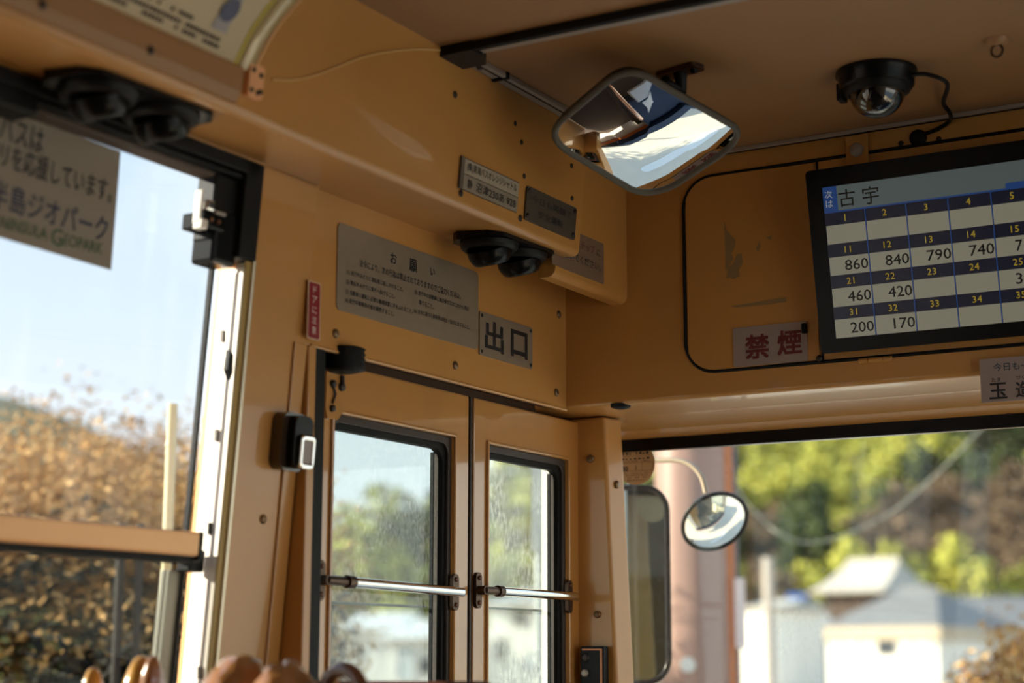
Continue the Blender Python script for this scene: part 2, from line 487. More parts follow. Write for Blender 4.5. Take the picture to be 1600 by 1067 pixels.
# front corner pillar
def pillar_quad(z):
    k = -0.05 * (0.477 - z) * -1
    dx = 0.046 * (0.477 - z)
    return [(-1.700, 3.06, z), (-1.585 + dx, 3.06, z), (-1.575 + dx, 3.118, z), (-1.700, 3.118, z)]
mb = MB(); mb.hexa(pillar_quad(-1.25), pillar_quad(0.474))
cp = struct(mb.build('trim_5', paint, bevel=0.006, segs=3), 'cream front corner pillar between door and windshield')
mb = MB(); mb.box((-1.762, 3.118, -1.25), (-1.70, 3.29, 0.5)); struct(mb.build('trim_6', mat('cream white body edge', (0.78, 0.74, 0.64), 0.3, coat=0.4)), 'cream white body corner outside the pillar')
# dashboard, body below the windshield, floor, other walls
navy = mat('navy dashboard vinyl', (0.010, 0.022, 0.055), 0.5, bump=0.05)
orangeb = mat('orange body paint', (0.62, 0.16, 0.03), 0.25, coat=0.6)
bodyw = mat('white body paint', (0.75, 0.72, 0.66), 0.25, coat=0.6)
mb = MB(); mb.box((-1.80, 3.28, -2.0), (0.80, 3.34, -1.15)); struct(mb.build('wall_nose', bodyw), 'white body panel below the windshield')
mb = MB(); mb.box((-1.82, 3.29, -1.15), (0.82, 3.36, -0.95)); struct(mb.build('trim_7', orangeb, bevel=0.02), 'orange band of bodywork below the windshield')
mb = MB(); mb.box((-1.80, 3.27, -0.97), (0.80, 3.34, -0.79)); struct(mb.build('trim_8', navy), 'navy panel directly below the windshield')
fl = mat('brown floor boards', (0.07, 0.05, 0.035), 0.5, grime=0.4, grime_scale=6)
mb = MB(); mb.box((-1.72, -7.5, -1.30), (0.80, 2.05, -1.25)); mb.box((-1.10, 2.05, -1.30), (0.80, 3.27, -1.25)); mb.box((-1.72, 2.05, -1.68), (-1.10, 3.27, -1.62)); mb.box((-1.12, 2.05, -1.62), (-1.10, 3.2, -1.30)); mb.box((-1.72, 2.05, -1.62), (-1.12, 2.07, -1.30))
struct(mb.build('floor', fl), 'brown floor of the bus')
mb = MB()
mb.box((0.74, -7.5, -1.25), (0.80, 3.28, -0.45)); mb.box((0.74, -7.5, 0.75), (0.80, 3.28, 0.98))
mb.box((0.74, -7.5, -0.45), (0.80, 1.45, 0.75)); mb.box((0.74, 2.85, -0.45), (0.80, 3.28, 0.62))  # side windows behind are closed, out of view, to cut light on the front
struct(mb.build('wall_right', mat('pale bounce lining', (0.82, 0.72, 0.56), 0.6)), 'unseen right wall, paled to bounce sun, its rear windows closed')  # unseen lining made pale to bounce sun onto the left pillar
mb = MB(); mb.box((-1.70, -7.56, -1.25), (0.80, -7.5, 0.98))
struct(mb.build('wall_rear', mat('dark rear lining', (0.05, 0.035, 0.025), 0.7)), 'dark rear wall of the bus')  # out of view; rear window left out to keep the front wall dark
gclear = glass('clear side glass', (0.93, 0.95, 0.95))
mb = MB(); mb.box((0.765, -1.0, -0.45), (0.769, 2.8, 0.62)); struct(mb.build('window_3', gclear), 'glass of the right hand side windows')
mb = MB(); wall_piece(mb, 0.3, 0.9, WIN_Z0, WIN_Z1, -0.045, -0.041); struct(mb.build('window_5', gclear), 'glass of the left side windows farther back')

# ================================================================== LEFT SIDE WINDOW (window_1)
def wbox(mb, y0, y1, z0, z1, t0, t1):
    wall_piece(mb, y0, y1, z0, z1, t0, t1)
w1 = empty('window_1', F_wall((wallX(0.15), 1.3, 0.15))); struct(w1)
tag(w1, 'left side window with sky, shaded upper sash and bronze cross bar', 'window')
def wpart(name, m, fn, bevel=0.0, parent=None):
    b = MB(); fn(b); o = b.build(name, m, None, bevel=bevel)
    p = parent or w1
    o.parent = p; o.matrix_parent_inverse = p.matrix_world.inverted()
    return o
bpy.context.view_layer.update()
# black rubber gasket round the opening (top and right), ribbed
def gas(b):
    wbox(b, WIN_Y0, 1.960, 0.701, 0.722, -0.05, 0.006)
    wbox(b, WIN_Y0, 1.960, 0.692, 0.700, -0.05, 0.000)
    wbox(b, 1.925, 1.966, 0.575, 0.722, -0.05, 0.006)
wpart('gasket', rubber, gas, 0.003)
headm = mat('dark brown head rail', (0.07, 0.042, 0.028), 0.5)
# the shade rail across the head of the sash
def hrail(b):
    wbox(b, 1.50, 1.900, 0.686, 0.704, -0.042, -0.012)
wpart('head_rail', headm, hrail, 0.002)
def hcap(b):
    wbox(b, WIN_Y0, 1.515, 0.674, 0.704, -0.042, 0.004)
wpart('rail_cap', blackp, hcap, 0.004)
# corner block of the sash, black with its latch
def cblock(b):
    wbox(b, 1.876, 1.935, 0.592, 0.692, -0.044, -0.008)
wpart('corner_block', blackp, cblock, 0.004)
def cfin(b):
    wbox(b, 1.878, 1.930, 0.560, 0.640, -0.046, -0.002)
wpart('corner_guide', gloss, cfin, 0.006)
latch = wpart('latch', gloss, lambda b: wbox(b, 1.842, 1.885, 0.602, 0.626, -0.036, 0.010), 0.003)
wpart('latch_tab', chrome, lambda b: wbox(b, 1.840, 1.857, 0.626, 0.642, -0.006, 0.012), 0.003, latch)
wpart('latch_tongue', alu, lambda b: wbox(b, 1.858, 1.882, 0.624, 0.630, -0.010, 0.013), 0.002, latch)
for dy in (1.852, 1.868):
    b = MB(); b.lathe([(0.0035, 0), (0.003, 0.003)], seg=10)
    o = b.build('screw', mat('copper screw', (0.45, 0.22, 0.12), 0.3, metal=1), None, F_wall((wallX(0.614) + 0.010, dy, 0.614)))
    o.parent = latch; o.matrix_parent_inverse = latch.matrix_world.inverted()
wpart('latch_stop', whitem, lambda b: (wbox(b, 1.833, 1.837, 0.606, 0.655, -0.008, 0.006), wbox(b, 1.833, 1.846, 0.598, 0.612, -0.006, 0.011)), 0.002)
# glass edge seal and the white track channel facing rearward
def seal(b): wbox(b, 1.925, 1.931, -0.42, 0.610, -0.050, -0.042)
wpart('glass_seal', rubber, seal)
def chan(b):
    wbox(b, 1.934, 1.937, -0.42, 0.605, -0.054, -0.049)
    wbox(b, 1.954, 1.958, -0.42, 0.566, -0.050, -0.006)
track = wpart('track_channel', whitem, chan, 0.0015)
# slanted face of the channel: the bright strip with its stop slots
def jamb_x(z, t): return wallX(z) + t
def jface(b):
    b.hexa([(jamb_x(-0.42, -0.047), 1.955, -0.42), (jamb_x(-0.42, -0.004), 1.955, -0.42), (jamb_x(-0.42, -0.004), 1.960, -0.42), (jamb_x(-0.42, -0.047), 1.960, -0.42)],
           [(jamb_x(0.560, -0.047), 1.953, 0.560), (jamb_x(0.560, -0.004), 1.953, 0.560), (jamb_x(0.560, -0.004), 1.960, 0.560), (jamb_x(0.560, -0.047), 1.960, 0.560)])
jf = wpart('track_face', whitem, jface, 0.001)
for px, py in ((358, 408), (347, 525), (338, 680), (328, 826), (312, 1051)):
    q = onY(px, py, 1.953)
    b = MB(); b.prism(rrect(0.006, 0.018, 0.001, 2), -0.006, 0.002)
    o = b.build('stop_slot', rubbr, None, frame(q, V((1, 0, 0)), V((LEAN, 0, 1))))
    o.parent = jf; o.matrix_parent_inverse = jf.matrix_world.inverted()
b = MB()
for (px, py, s) in ((357, 570, 1),):
    q = onW(px, py, -0.004)
    b.prism([(-0.004, 0.022), (0.006, 0.016), (0.008, -0.010), (0.004, -0.022), (-0.006, -0.008)], -0.004, 0.003)
    o = b.build('track_notch', blackp, None, F_wall(q)); o.parent = jf; o.matrix_parent_inverse = jf.matrix_world.inverted()
wpart('sealing_strip', goldr, lambda b: wbox(b, 1.950, 1.961, -0.42, 0.575, -0.003, 0.001), 0.001)
wpart('edge_trim', mat('bright edge trim', (0.80, 0.72, 0.55), 0.25, metal=0.5), lambda b: wbox(b, 1.962, 1.968, -0.42, 0.578, -0.03, 0.005), 0.0015)
# cross bar and panes
bar = wpart('cross_bar', anod, lambda b: wbox(b, WIN_Y0, 1.905, 0.139, 0.173, -0.040, 0.002), 0.003)
wpart('bar_end', blackp, lambda b: (wbox(b, 1.905, 1.914, 0.132, 0.174, -0.046, 0.002), wbox(b, 1.914, 1.946, 0.118, 0.150, -0.046, -0.020)), 0.003, bar)
wpart('bar_seal', rubber, lambda b: wbox(b, WIN_Y0, 1.905, 0.130, 0.139, -0.042, -0.006), 0.001, bar)
wpart('upper_pane', glass('upper side glass', (0.73, 0.75, 0.76), dirt=0.03, dirt_scale=30, stretch=(1, 1, 0.15), ior=1.3), lambda b: wbox(b, WIN_Y0, 1.931, 0.160, 0.705, -0.048, -0.044))
wpart('lower_pane', glass('lower side glass', (0.66, 0.68, 0.67), ior=1.22), lambda b: wbox(b, WIN_Y0, 1.934, -0.42, 0.150, -0.054, -0.050))
lf = wpart('lower_sash_frame', mat('green grey sash', (0.30, 0.29, 0.24), 0.4, metal=0.4), lambda b: (wbox(b, 1.888, 1.894, -0.42, 0.120, -0.052, -0.044), wbox(b, 1.900, 1.930, -0.42, 0.120, -0.052, -0.046)), 0.001)

# ================================================================== DOOR LEAVES
def leaf(name, y0, y1, wy0, wy1, label, gm):
    """Door leaf with an opening from wy0 to wy1; all in (y, z) on the door plane."""
    z0, z1, wz1, wz0 = -1.60, 0.466, 0.385, -0.16
    fr = F_hdr((DOOR_X, 0, 0))
    b = MB()
    oq = [(y0, z0), (y1, z0), (y1, z1), (y0, z1)]; iq = [(wy0, wz0), (wy1, wz0), (wy1, wz1), (wy0, wz1)]
    b.ring(oq, iq, -0.034, 0.0)
    d = struct(b.build(name, doorp, None, fr, bevel=0.003))
    tag(d, label, 'door')
    # raised lip round the opening
    b = MB(); t = 0.006
    b.ring([(wy0 - t, wz0 - t), (wy1 + t, wz0 - t), (wy1 + t, wz1 + t), (wy0 - t, wz1 + t)], iq, 0.0, 0.005)
    b.build('window_lip', doorp, d, fr, bevel=0.002)
    # rubber gasket with rounded inner corners: deep at the head, slim at the sides
    gt, gs, gl = 0.024, 0.019, 0.006
    W, Hh = wy1 - wy0, wz1 - wz0; cy, cz = (wy0 + wy1) / 2, (wz0 + wz1) / 2
    def inner(k, r): return rrect(W - (gs + gl) * k, Hh - 2 * gt * k, r, 6, cy + (gl - gs) * k / 2, cz)
    b = MB(); b.ring(rrect(W, Hh, 0.002, 6, cy, cz), inner(0.55, 0.020), -0.022, -0.004)
    g = b.build('gasket', rubbr, d, fr, bevel=0.004)
    b = MB(); b.ring(inner(0.50, 0.020), inner(1.0, 0.026), -0.024, -0.010)
    b.build('gasket_bead', rubber, g, fr, bevel=0.003)
    b = MB(); b.box((wy1 - gs - 0.017, wz0, -0.0235), (wy1 - gs - 0.002, wz1 - gt - 0.008, -0.019)); b.build('weather_strip', mat('grey felt strip', (0.42, 0.40, 0.36), 0.8, bump=0.4, bump_scale=300), d, fr)
    b = MB(); b.box((wy1 - gs - 0.0205, wz0, -0.0235), (wy1 - gs - 0.017, wz1 - gt - 0.006, -0.017)); b.build('strip_edge', rubber, d, fr)
    b = MB(); b.box((wy0 + 0.004, wz0, -0.029), (wy1 - 0.004, wz1 - 0.004, -0.025))
    b.build('pane', gm, d, fr)
    # vertical strip below the handle: the pane's lower joint
    return d, fr
g_door2 = glass('front door glass', (0.70, 0.75, 0.73), dirt=0.16, dirt_scale=150, stretch=(1, 0.5, 1), lo=0.40, hi=0.72, base=0.035, dirt_col=(0.72, 0.74, 0.70))
g_door = glass('door glass', (0.64, 0.69, 0.68), dirt=0.07, dirt_scale=170, stretch=(1, 0.55, 1), lo=0.44, hi=0.74, base=0.008, dirt_col=(0.85, 0.86, 0.82))
d1, fr1 = leaf('door_1', 2.186, 2.644, 2.230, 2.592, 'rear door leaf, the wider glazed leaf under the notice plate', g_door)
d2, fr2 = leaf('door_2', 2.662, 3.066, 2.710, 3.014, 'front door leaf, the narrower glazed leaf under the exit sign', g_door2)
mb = MB(); mb.box((2.6445, -1.6, -0.03), (2.6615, 0.466, -0.004)); o = mb.build('centre_seal', rubber, d1, fr1, bevel=0.004)
mb = MB(); mb.tube([(2.653, -1.6, -0.003), (2.653, 0.466, -0.003)], 0.0035, 8); mb.build('seal_bead', rubbr, o, fr1)
def handle(d, fr, pa, pb):
    a = onX(pa[0], pa[1], DOOR_X + 0.018); c = onX(pb[0], pb[1], DOOR_X + 0.018)
    A = V((a.y, a.z, 0.018)); C = V((c.y, c.z, 0.018)); L = C - A
    b = MB(); b.tube([A + L * 0.16, A + L * 0.2, C], 0.0085, 14)
    h = b.build('handle', chrome, d, fr)
    b = MB(); b.tube([A, A + L * 0.155], 0.0075, 12); b.tube([A + L * 0.13, A + L * 0.175], 0.0105, 12); b.build('handle_sleeve', darkm, h, fr)
    for P in (A, C):
        b = MB(); o = rrect(0.020, 0.064, 0.0099, 6, P.x, P.y); b.prism(o, 0.0, 0.007)
        b.tube([(P.x, P.y, 0.004), (P.x, P.y, 0.022)], 0.008, 10)
        b.build('handle_flange', darkm, h, fr, bevel=0.002)
        for s in (-1, 1):
            b = MB(); b.lathe([(0.0045, 0), (0.004, 0.002), (0.002, 0.003)], (P.x, P.y + s * 0.022, 0.007), 10); b.build('flange_screw', mat('rusty screw', (0.12, 0.05, 0.03), 0.5, metal=0.7), h, fr)
handle(d1, fr1, (511, 906), (721, 925))
handle(d2, fr2, (757, 922), (899, 932))
# horizontal joint of the sliding pane, seen just under the handle
for (d, fr, y0, y1, z) in ((d1, fr1, 2.24, 2.56, 0.085), (d2, fr2, 2.72, 2.97, 0.088)):
    b = MB(); b.box((y0, z - 0.0022, -0.042), (y1, z + 0.0022, -0.033)); b.build('pane_joint', mat('grey joint', (0.25, 0.26, 0.25), 0.4), d, fr)
# roller carrier at the top corner of the rear leaf
rc = empty('door_roller', F_hdr((DOOR_X, 2.23, 0.44)))
tag(rc, 'dark grooved roller hanger in the top left corner above the door leaf', 'roller')
bpy.context.view_layer.update()
fr = F_hdr((DOOR_X, 0, 0))
b = MB()
prof = []
for k in range(9):
    prof += [(0.036 if k % 2 == 0 else 0.033, k * 0.0042)]
b.lathe([(0.020, -0.004)] + prof + [(0.030, 0.036)], seg=28)
c = onX(527, 572, -1.628)
b.build('roller_drum', rubber, rc, frame((-1.622, c.y + 0.008, c.z - 0.006), (0, 1, 0), (-1, 0, 0)))
b = MB(); pl = [(-0.026, 0.048), (0.026, 0.048), (0.028, 0.005), (0.020, -0.030), (0.004, -0.045), (-0.022, -0.045), (-0.028, -0.030)]
c2 = onX(521, 613, DOOR_X)
b.prism(pl, 0.0, 0.006); b.build('hanger_plate', doorp, rc, F_hdr((DOOR_X, c2.y, c2.z)), bevel=0.002)
for (u, v, r) in ((-0.012, 0.012, 0.0065), (-0.012, -0.028, 0.006), (0.012, 0.010, 0.0075)):
    b = MB(); b.lathe([(r, 0.006), (r * 0.9, 0.011), (r * 0.4, 0.012)], (u, v, 0), 12); b.build('hanger_screw', rubbr, rc, F_hdr((DOOR_X, c2.y, c2.z)))
b = MB(); b.tube([(-0.012, 0.01, 0.008), (-0.006, -0.004, 0.009), (-0.012, -0.02, 0.008)], 0.002, 8); b.tube([(0.012, 0.028, 0.008), (0.012, 0.01, 0.009)], 0.004, 8)
b.build('hanger_link', rubbr, rc, F_hdr((DOOR_X, c2.y, c2.z)))

# black catch box at the foot of the corner pillar
c = onY(930, 1037, 3.05)
dc = empty('door_catch', F_front((c.x, 3.058, c.z)))
tag(dc, 'black door catch box with a bolt at the foot of the corner pillar', 'catch')
bpy.context.view_layer.update()
p0 = onY(903, 1007, 3.05); p1 = onY(940, 1007, 3.05)
w_ = p1.x - p0.x
mb = MB(); mb.box((-w_ / 2, -0.12, 0.0), (w_ / 2, 0.034, 0.022)); mb.build('catch_body', blackp, dc, F_front((c.x, 3.058, c.z)), bevel=0.003)
mb = MB(); mb.box((w_ / 2 - 0.007, -0.12, 0.022), (w_ / 2 - 0.003, 0.026, 0.0245)); mb.box((-w_ / 2 + 0.006, 0.026, 0.022), (w_ / 2 - 0.003, 0.029, 0.0245)); mb.build('catch_rim', mat('worn copper edge', (0.35, 0.13, 0.06), 0.35, metal=0.8), dc, F_front((c.x, 3.058, c.z)))
mb = MB(); mb.lathe([(0.008, 0.022), (0.008, 0.028), (0.005, 0.030)], (-w_ / 2 + 0.012, -0.018, 0), 6); mb.build('bolt_head', alu, dc, F_front((c.x, 3.058, c.z)))
mb = MB(); mb.lathe([(0.009, 0.022), (0.008, 0.025), (0.004, 0.0255)], (-w_ / 2 + 0.012, 0.012, 0), 12); mb.build('bolt_cap', rubbr, dc, F_front((c.x, 3.058, c.z)))

# ================================================================== SCREWS
scr = mat('bronze screw', (0.20, 0.12, 0.06), 0.38, metal=0.5)
scrd = mat('dark hole screw', (0.02, 0.013, 0.010), 0.5)
def screw(parent, p, fr_fn, r=0.008, m=scr, name='screw', hgt=0.004):
    b = MB(); b.lathe([(r, 0), (r * 0.95, hgt * 0.5), (r * 0.6, hgt * 0.95), (0.0, hgt)], seg=14)
    o = b.build(name, m, None, fr_fn(p))
    o.parent = parent; o.matrix_parent_inverse = parent.matrix_world.inverted()
    return o
bpy.context.view_layer.update()
for q in ((480, 411), (524, 521), (711, 571), (869, 613), (873, 491)):
    screw(hdr, onX(q[0], q[1], HDR_X), F_hdr)
for q in ((411, 811),):
    screw(wl, onW(*q), F_wall, 0.0075)
screw(cp, onY(922, 717, 3.058), F_front, 0.0085)
screw(cp, onY(933, 960, 3.058), F_front, 0.0075)
c = onY(959, 757, 3.085); screw(cp, V((-1.585 + 0.046 * (0.477 - c.z) + 0.006, 3.09, c.z)), F_hdr, 0.0085)
for q in ((711, 148), (805, 193), (815, 222), (819, 275), (720, 302), (813, 341), (893, 259), (894, 310)):
    screw(duct, onF(*q), F_fas, 0.0045 if q[0] not in (711, 720, 813) else 0.006, scrd, hgt=0.002)
# plug in the soffit
c = onZ(970, 637, 0.474)
mb = MB(); mb.lathe([(0.020, -0.004), (0.019, 0.002), (0.010, 0.005), (0.0, 0.006)], seg=24)
o = mb.build('soffit_plug', rubber, None, frame((c.x, c.y, 0.4765), (1, 0, 0), (0, -1, 0))); tag(o, 'round black plug in the soffit above the corner pillar', 'plug')

# ================================================================== SIGNS
def plate(name, label, quad, to3, fr_fn, m, thick=0.0025, r=0.004, cat='sign'):
    """A flat sign over a measured quad (top-left, top-right, bottom-right, bottom-left) on a face. Local u right, v up, centred."""
    q = [to3(*p) for p in quad]
    c = sum(q, V()) / 4
    F = fr_fn(c)
    inv = F.inverted(); l = [inv @ p for p in q]
    w = ((l[1].x - l[0].x) + (l[2].x - l[3].x)) / 2; h = ((l[0].y - l[3].y) + (l[1].y - l[2].y)) / 2
    b = MB(); b.prism(rrect(w, h, r, 4), 0.0, thick)
    o = b.build(name, m, None, F)
    tag(o, label, cat)
    bpy.context.view_layer.update()
    def loc(px, py):
        p = inv @ to3(px, py); return p.x, p.y
    return o, F, w, h, loc
def letter(o, F, fn, m, name='lettering'):
    b = MB(); fn(b)
    return b.build(name, m, o, F)
def hX(px, py): return onX(px, py, HDR_X)
def fY(px, py): return onY(px, py, FRONT_Y - 0.003)

# request notice
o, F, w, h, loc = plate('notice_plate', 'brushed metal notice plate of small black writing above the rear door leaf',
                        ((530, 348), (746, 425), (746, 543), (521, 487)), hX, F_hdr, steelp, 0.002, 0.010)
Z = 0.0024
def fn(b):
    for ch, p in (('お', (613, 404)), ('願', (644, 415)), ('い', (674, 425))):
        u, v = loc(*p); text_into(b, ch, u, v, h={'お': 0.018, '願': 0.0215, 'い': 0.0125}[ch], align='c', bold=0.02, z=Z)
    def row(s, pl, pr, hh):
        a = loc(*pl); c = loc(*pr)
        text_into(b, s, a[0], (a[1] + c[1]) / 2, h=hh, w=c[0] - a[0], z=Z, bold=0.016)
    row('法令により、次の行為は禁止されておりますのでご協力ください。', (560, 411), (718, 463), 0.0125)
    row('(1) 走行中みだりに運転者に話しかけること。', (540, 425), (628, 453), 0.0095)
    row('(2) 物品をみだりに車外へ投げること。', (539, 440), (615, 464), 0.0095)
    row('(3) 自動車の運転に必要な機械装置に手をふれること。', (538, 455), (643, 488), 0.0095)
    row('(4) 走行中乗降用の扉を開閉すること。', (537, 469), (614, 491), 0.0095)
    row('(5) 走行中の自動車に飛び乗り又はこれから飛び', (646, 457), (731, 483), 0.0095)
    row('降りること。', (653, 472), (676, 480), 0.0095)
    row('(6) 法令に基づく乗務員の制止・指示に反すること。', (645, 486), (732, 512), 0.0095)
letter(o, F, fn, ink)

# exit plate
o, F, w, h, loc = plate('exit_sign', 'metal exit sign with two large black characters above the front door leaf',
                        ((749, 484), (830, 515), (830, 577), (746, 554)), hX, F_hdr, steelp, 0.003, 0.004)
letter(o, F, lambda b: (text_into(b, '出', -w * 0.235, 0, h=h * 0.66, w=w * 0.33, align='c', bold=0.028, z=0.0035), text_into(b, '口', w * 0.235, 0, h=h * 0.60, w=w * 0.30, align='c', bold=0.035, z=0.0035)), ink)
for su in (-1, 1):
    for sv in (-1, 1):
        b = MB(); b.lathe([(0.0035, 0.003), (0.003, 0.0045), (0, 0.005)], (su * (w / 2 - 0.007), sv * (h / 2 - 0.007), 0), 10); b.build('screw', scrd, o, F)

# red door warning strip
o, F, w, h, loc = plate('warning_strip', 'red vertical strip with white writing at the left end of the header',
                        ((483, 438), (503, 444), (497, 531), (477, 529)), lambda x, y: onX(x, y, -1.599), F_hdr, mat('pale sticker edge', (0.6, 0.42, 0.3), 0.5), 0.001, 0.003)
b = MB(); b.prism(rrect(w - 0.005, h - 0.004, 0.003, 3), 0.001, 0.0014); b.build('red_face', redv, o, F)
def fn(b):
    for i, ch in enumerate('ドアに注意'):
        text_into(b, ch, 0, h * (0.36 - 0.175 * i), h=0.0115, align='c', z=0.0018)
letter(o, F, fn, inkwhite)

# fascia plates
o, F, w, h, loc = plate('company_plate', 'pale two-row plate with the company name and number on the fascia',
                        ((722, 245), (808, 284), (808, 333), (722, 297)), onF, F_fas, greyst, 0.002, 0.001)
b = MB(); b.prism([(-w / 2 + 0.002, 0.001), (w / 2 - 0.001, 0.001), (w / 2 - 0.001, h / 2 - 0.002), (-w / 2 + 0.002, h / 2 - 0.002)], 0.002, 0.0028); b.build('name_strip', paper, o, F)
b = MB(); b.prism([(-w / 2 + 0.002, -h / 2 + 0.001), (w / 2 - 0.001, -h / 2 + 0.001), (w / 2 - 0.001, -0.001), (-w / 2 + 0.002, -0.001)], 0.002, 0.0026); b.build('number_strip', mat('dull paper', (0.27, 0.22, 0.165), 0.6), o, F)
b = MB(); b.box((-w / 2 - 0.010, -h / 2, 0), (-w / 2, h / 2, 0.004)); b.build('holder_edge', greyst, o, F)
letter(o, F, lambda b: (text_into(b, '(株)東海バスオレンジシャトル', 0, h * 0.25, h=h * 0.30, w=w * 0.90, align='c', bold=0.012, z=0.0032),
                        text_into(b, '静', -w * 0.38, -h * 0.25, h=h * 0.28, align='c', bold=0.01, z=0.0032),
                        text_into(b, '沼津230あ 928', w * 0.09, -h * 0.25, h=h * 0.30, w=w * 0.72, align='c', bold=0.012, z=0.0032)), ink)
o, F, w, h, loc = plate('safety_plate', 'dark grey two-row plate screwed to the fascia beside the company plate',
                        ((819, 290), (897, 323), (898, 378), (821, 343)), onF, F_fas, mat('dark grey plate', (0.085, 0.068, 0.052), 0.5, spec=0.3), 0.003, 0.004)
letter(o, F, lambda b: (text_into(b, '今日も笑顔で', 0, h * 0.20, h=h * 0.22, w=w * 0.80, align='c', bold=0.015, z=0.0034),
                        text_into(b, '安全運転', -w * 0.01, -h * 0.18, h=h * 0.22, w=w * 0.50, align='c', bold=0.015, z=0.0034)), ink)
for su in (-1, 1):
    for sv in (-1, 1):
        b = MB(); b.lathe([(0.005, 0.003), (0.0045, 0.005), (0, 0.006)], (su * (w / 2 - 0.007), sv * (h / 2 - 0.008), 0), 10); b.build('screw', scrd, o, F)
# step sticker on the end panel
o, F, w, h, loc = plate('step_sticker', 'dim grey sticker half hidden behind the duct end, top line red',
                        ((862, 345), (943, 382), (943, 446), (862, 411)), lambda x, y: onX(x, y, -1.475), F_hdr, mat('dim grey film', (0.21, 0.14, 0.095), 0.6, spec=0.2), 0.0008, 0.003, 'sticker')
letter(o, F, lambda b: text_into(b, 'ステップ', w * 0.13, h * 0.24, h=h * 0.2, w=w * 0.36, align='c', bold=0.012, z=0.0012), inkmar)
letter(o, F, lambda b: (text_into(b, 'に', w * 0.39, h * 0.22, h=h * 0.17, align='c', bold=0.012, z=0.0012),
                        text_into(b, '立たないでください。', -w * 0.02, -h * 0.12, h=h * 0.2, w=w * 0.9, align='c', bold=0.012, z=0.0012)), ink)
# no smoking plate on the hatch
o, F, w, h, loc = plate('no_smoking_plate', 'pale plate with two maroon characters at the bottom of the hatch',
                        ((1144, 513), (1260, 502), (1263, 564), (1149, 573)), fY, F_front, lav, 0.002, 0.002)
letter(o, F, lambda b: (text_into(b, '禁', -w * 0.17, -h * 0.03, h=h * 0.60, w=w * 0.31, align='c', bold=0.030, z=0.0026), text_into(b, '煙', w * 0.27, -h * 0.0, h=h * 0.60, w=w * 0.31, align='c', bold=0.030, z=0.0026)), inkmar)
c = onY(1256, 512, FRONT_Y - 0.01)
b = MB(); b.box((-0.004, -0.010, 0), (0.004, 0.008, 0.010)); b.build('clip', blackp, o, F_front((c.x, FRONT_Y - 0.003, c.z)), bevel=0.001)
# driver name card at the right
o, F, w, h, loc = plate('driver_card', 'pale name card hanging from the front wall below the fare screen',
                        ((1530, 560), (1690, 551), (1695, 619), (1535, 629)), lambda x, y: onY(x, y, FRONT_Y - 0.010), F_front, lav, 0.003, 0.002, 'card')
ul = -w / 2
mm = w / 160.0
letter(o, F, lambda b: (text_into(b, '今日も一日', ul + 22 * mm, h * 0.5 - 15 * mm, h=13 * mm, w=70 * mm, bold=0.01, z=0.0035),), mat('teal ink', (0.03, 0.06, 0.09), 0.5))
letter(o, F, lambda b: (text_into(b, 'たま', ul + 18 * mm, h * 0.5 - 35 * mm, h=7 * mm, bold=0.01, z=0.0035), text_into(b, 'づくり', ul + 57 * mm, h * 0.5 - 34 * mm, h=7 * mm, bold=0.01, z=0.0035),
                        text_into(b, '玉', ul + 14 * mm, h * 0.5 - 53 * mm, h=25 * mm, bold=0.02, z=0.0035), text_into(b, '造', ul + 56 * mm, h * 0.5 - 53 * mm, h=25 * mm, bold=0.02, z=0.0035)), ink)

# ================================================================== FARE SCREEN
TILT = 0.17
def onS(px, py):
    d = ray(px, py); t = (2.925 + TILT * 0.54) / (d.y + TILT * d.z); return d * t
SF = frame(onS(1283, 553), (1, 0, 0), (0, -TILT, 1))
inv = SF.inverted()
def sl(px, py):
    p = inv @ onS(px, py); return p.x, p.y
tl = sl(1258, 268); br = sl(1600, 533)
SW, SH = 0.86, tl[1]
fs_ = empty('fare_screen', SF); tag(fs_, 'black framed fare display screen with rows of numbers on the front wall', 'screen')
bpy.context.view_layer.update()
u0 = (tl[0]) / 2
b = MB(); b.prism(rrect(SW, SH, 0.008, 4, u0 + SW / 2, SH / 2), -0.030, 0.0); b.build('casing', gloss, fs_, SF, bevel=0.002)
# table geometry from the photograph, in screen coordinates
def crop(x, y): return sl(1250 + x / 3.2343, 230 + y / 3.2343)
navyE = mat('screen navy', (0.004, 0.005, 0.014), 0.25, emit=(0.006, 0.008, 0.022), emit_s=0.20)
cellE = mat('screen cell', (0.02, 0.02, 0.02), 0.25, emit=(0.40, 0.375, 0.27), emit_s=0.19)
headE = mat('screen title', (0.02, 0.02, 0.02), 0.25, emit=(0.125, 0.16, 0.155), emit_s=0.20)
blueE = mat('screen blue', (0.01, 0.02, 0.05), 0.25, emit=(0.012, 0.055, 0.21), emit_s=0.24)
yelE = mat('screen yellow', (0.02, 0.02, 0.01), 0.25, emit=(0.60, 0.40, 0.03), emit_s=0.19)
palE = mat('screen pale', (0.02, 0.02, 0.02), 0.25, emit=(0.45, 0.47, 0.48), emit_s=0.20)
scrink = mat('screen black', (0.004, 0.004, 0.006), 0.25)
a0 = crop(116, 205); a1 = crop(178, 967)
UL = (a0[0] + a1[0]) / 2
cells = [crop(331, 315), crop(540, 297), crop(752, 275), crop(967, 252)]
colb = [crop(383, 950)[0], crop(594, 933)[0], crop(806, 915)[0], crop(1025, 898)[0]]
cu = [(c[0] + d) / 2 for c, d in zip(cells, colb)]
CW = (cu[3] - cu[0]) / 3
lines = [cu[0] + CW * k for k in range(9)]
UR = cu[0] + CW * 9
VT = crop(116, 205)[1]; VB = crop(178, 967)[1]
vt = [VT, crop(128, 335)[1], crop(132, 400)[1], crop(139, 494)[1], crop(146, 560)[1], crop(152, 652)[1], crop(159, 717)[1], crop(166, 810)[1], crop(172, 873)[1], VB]
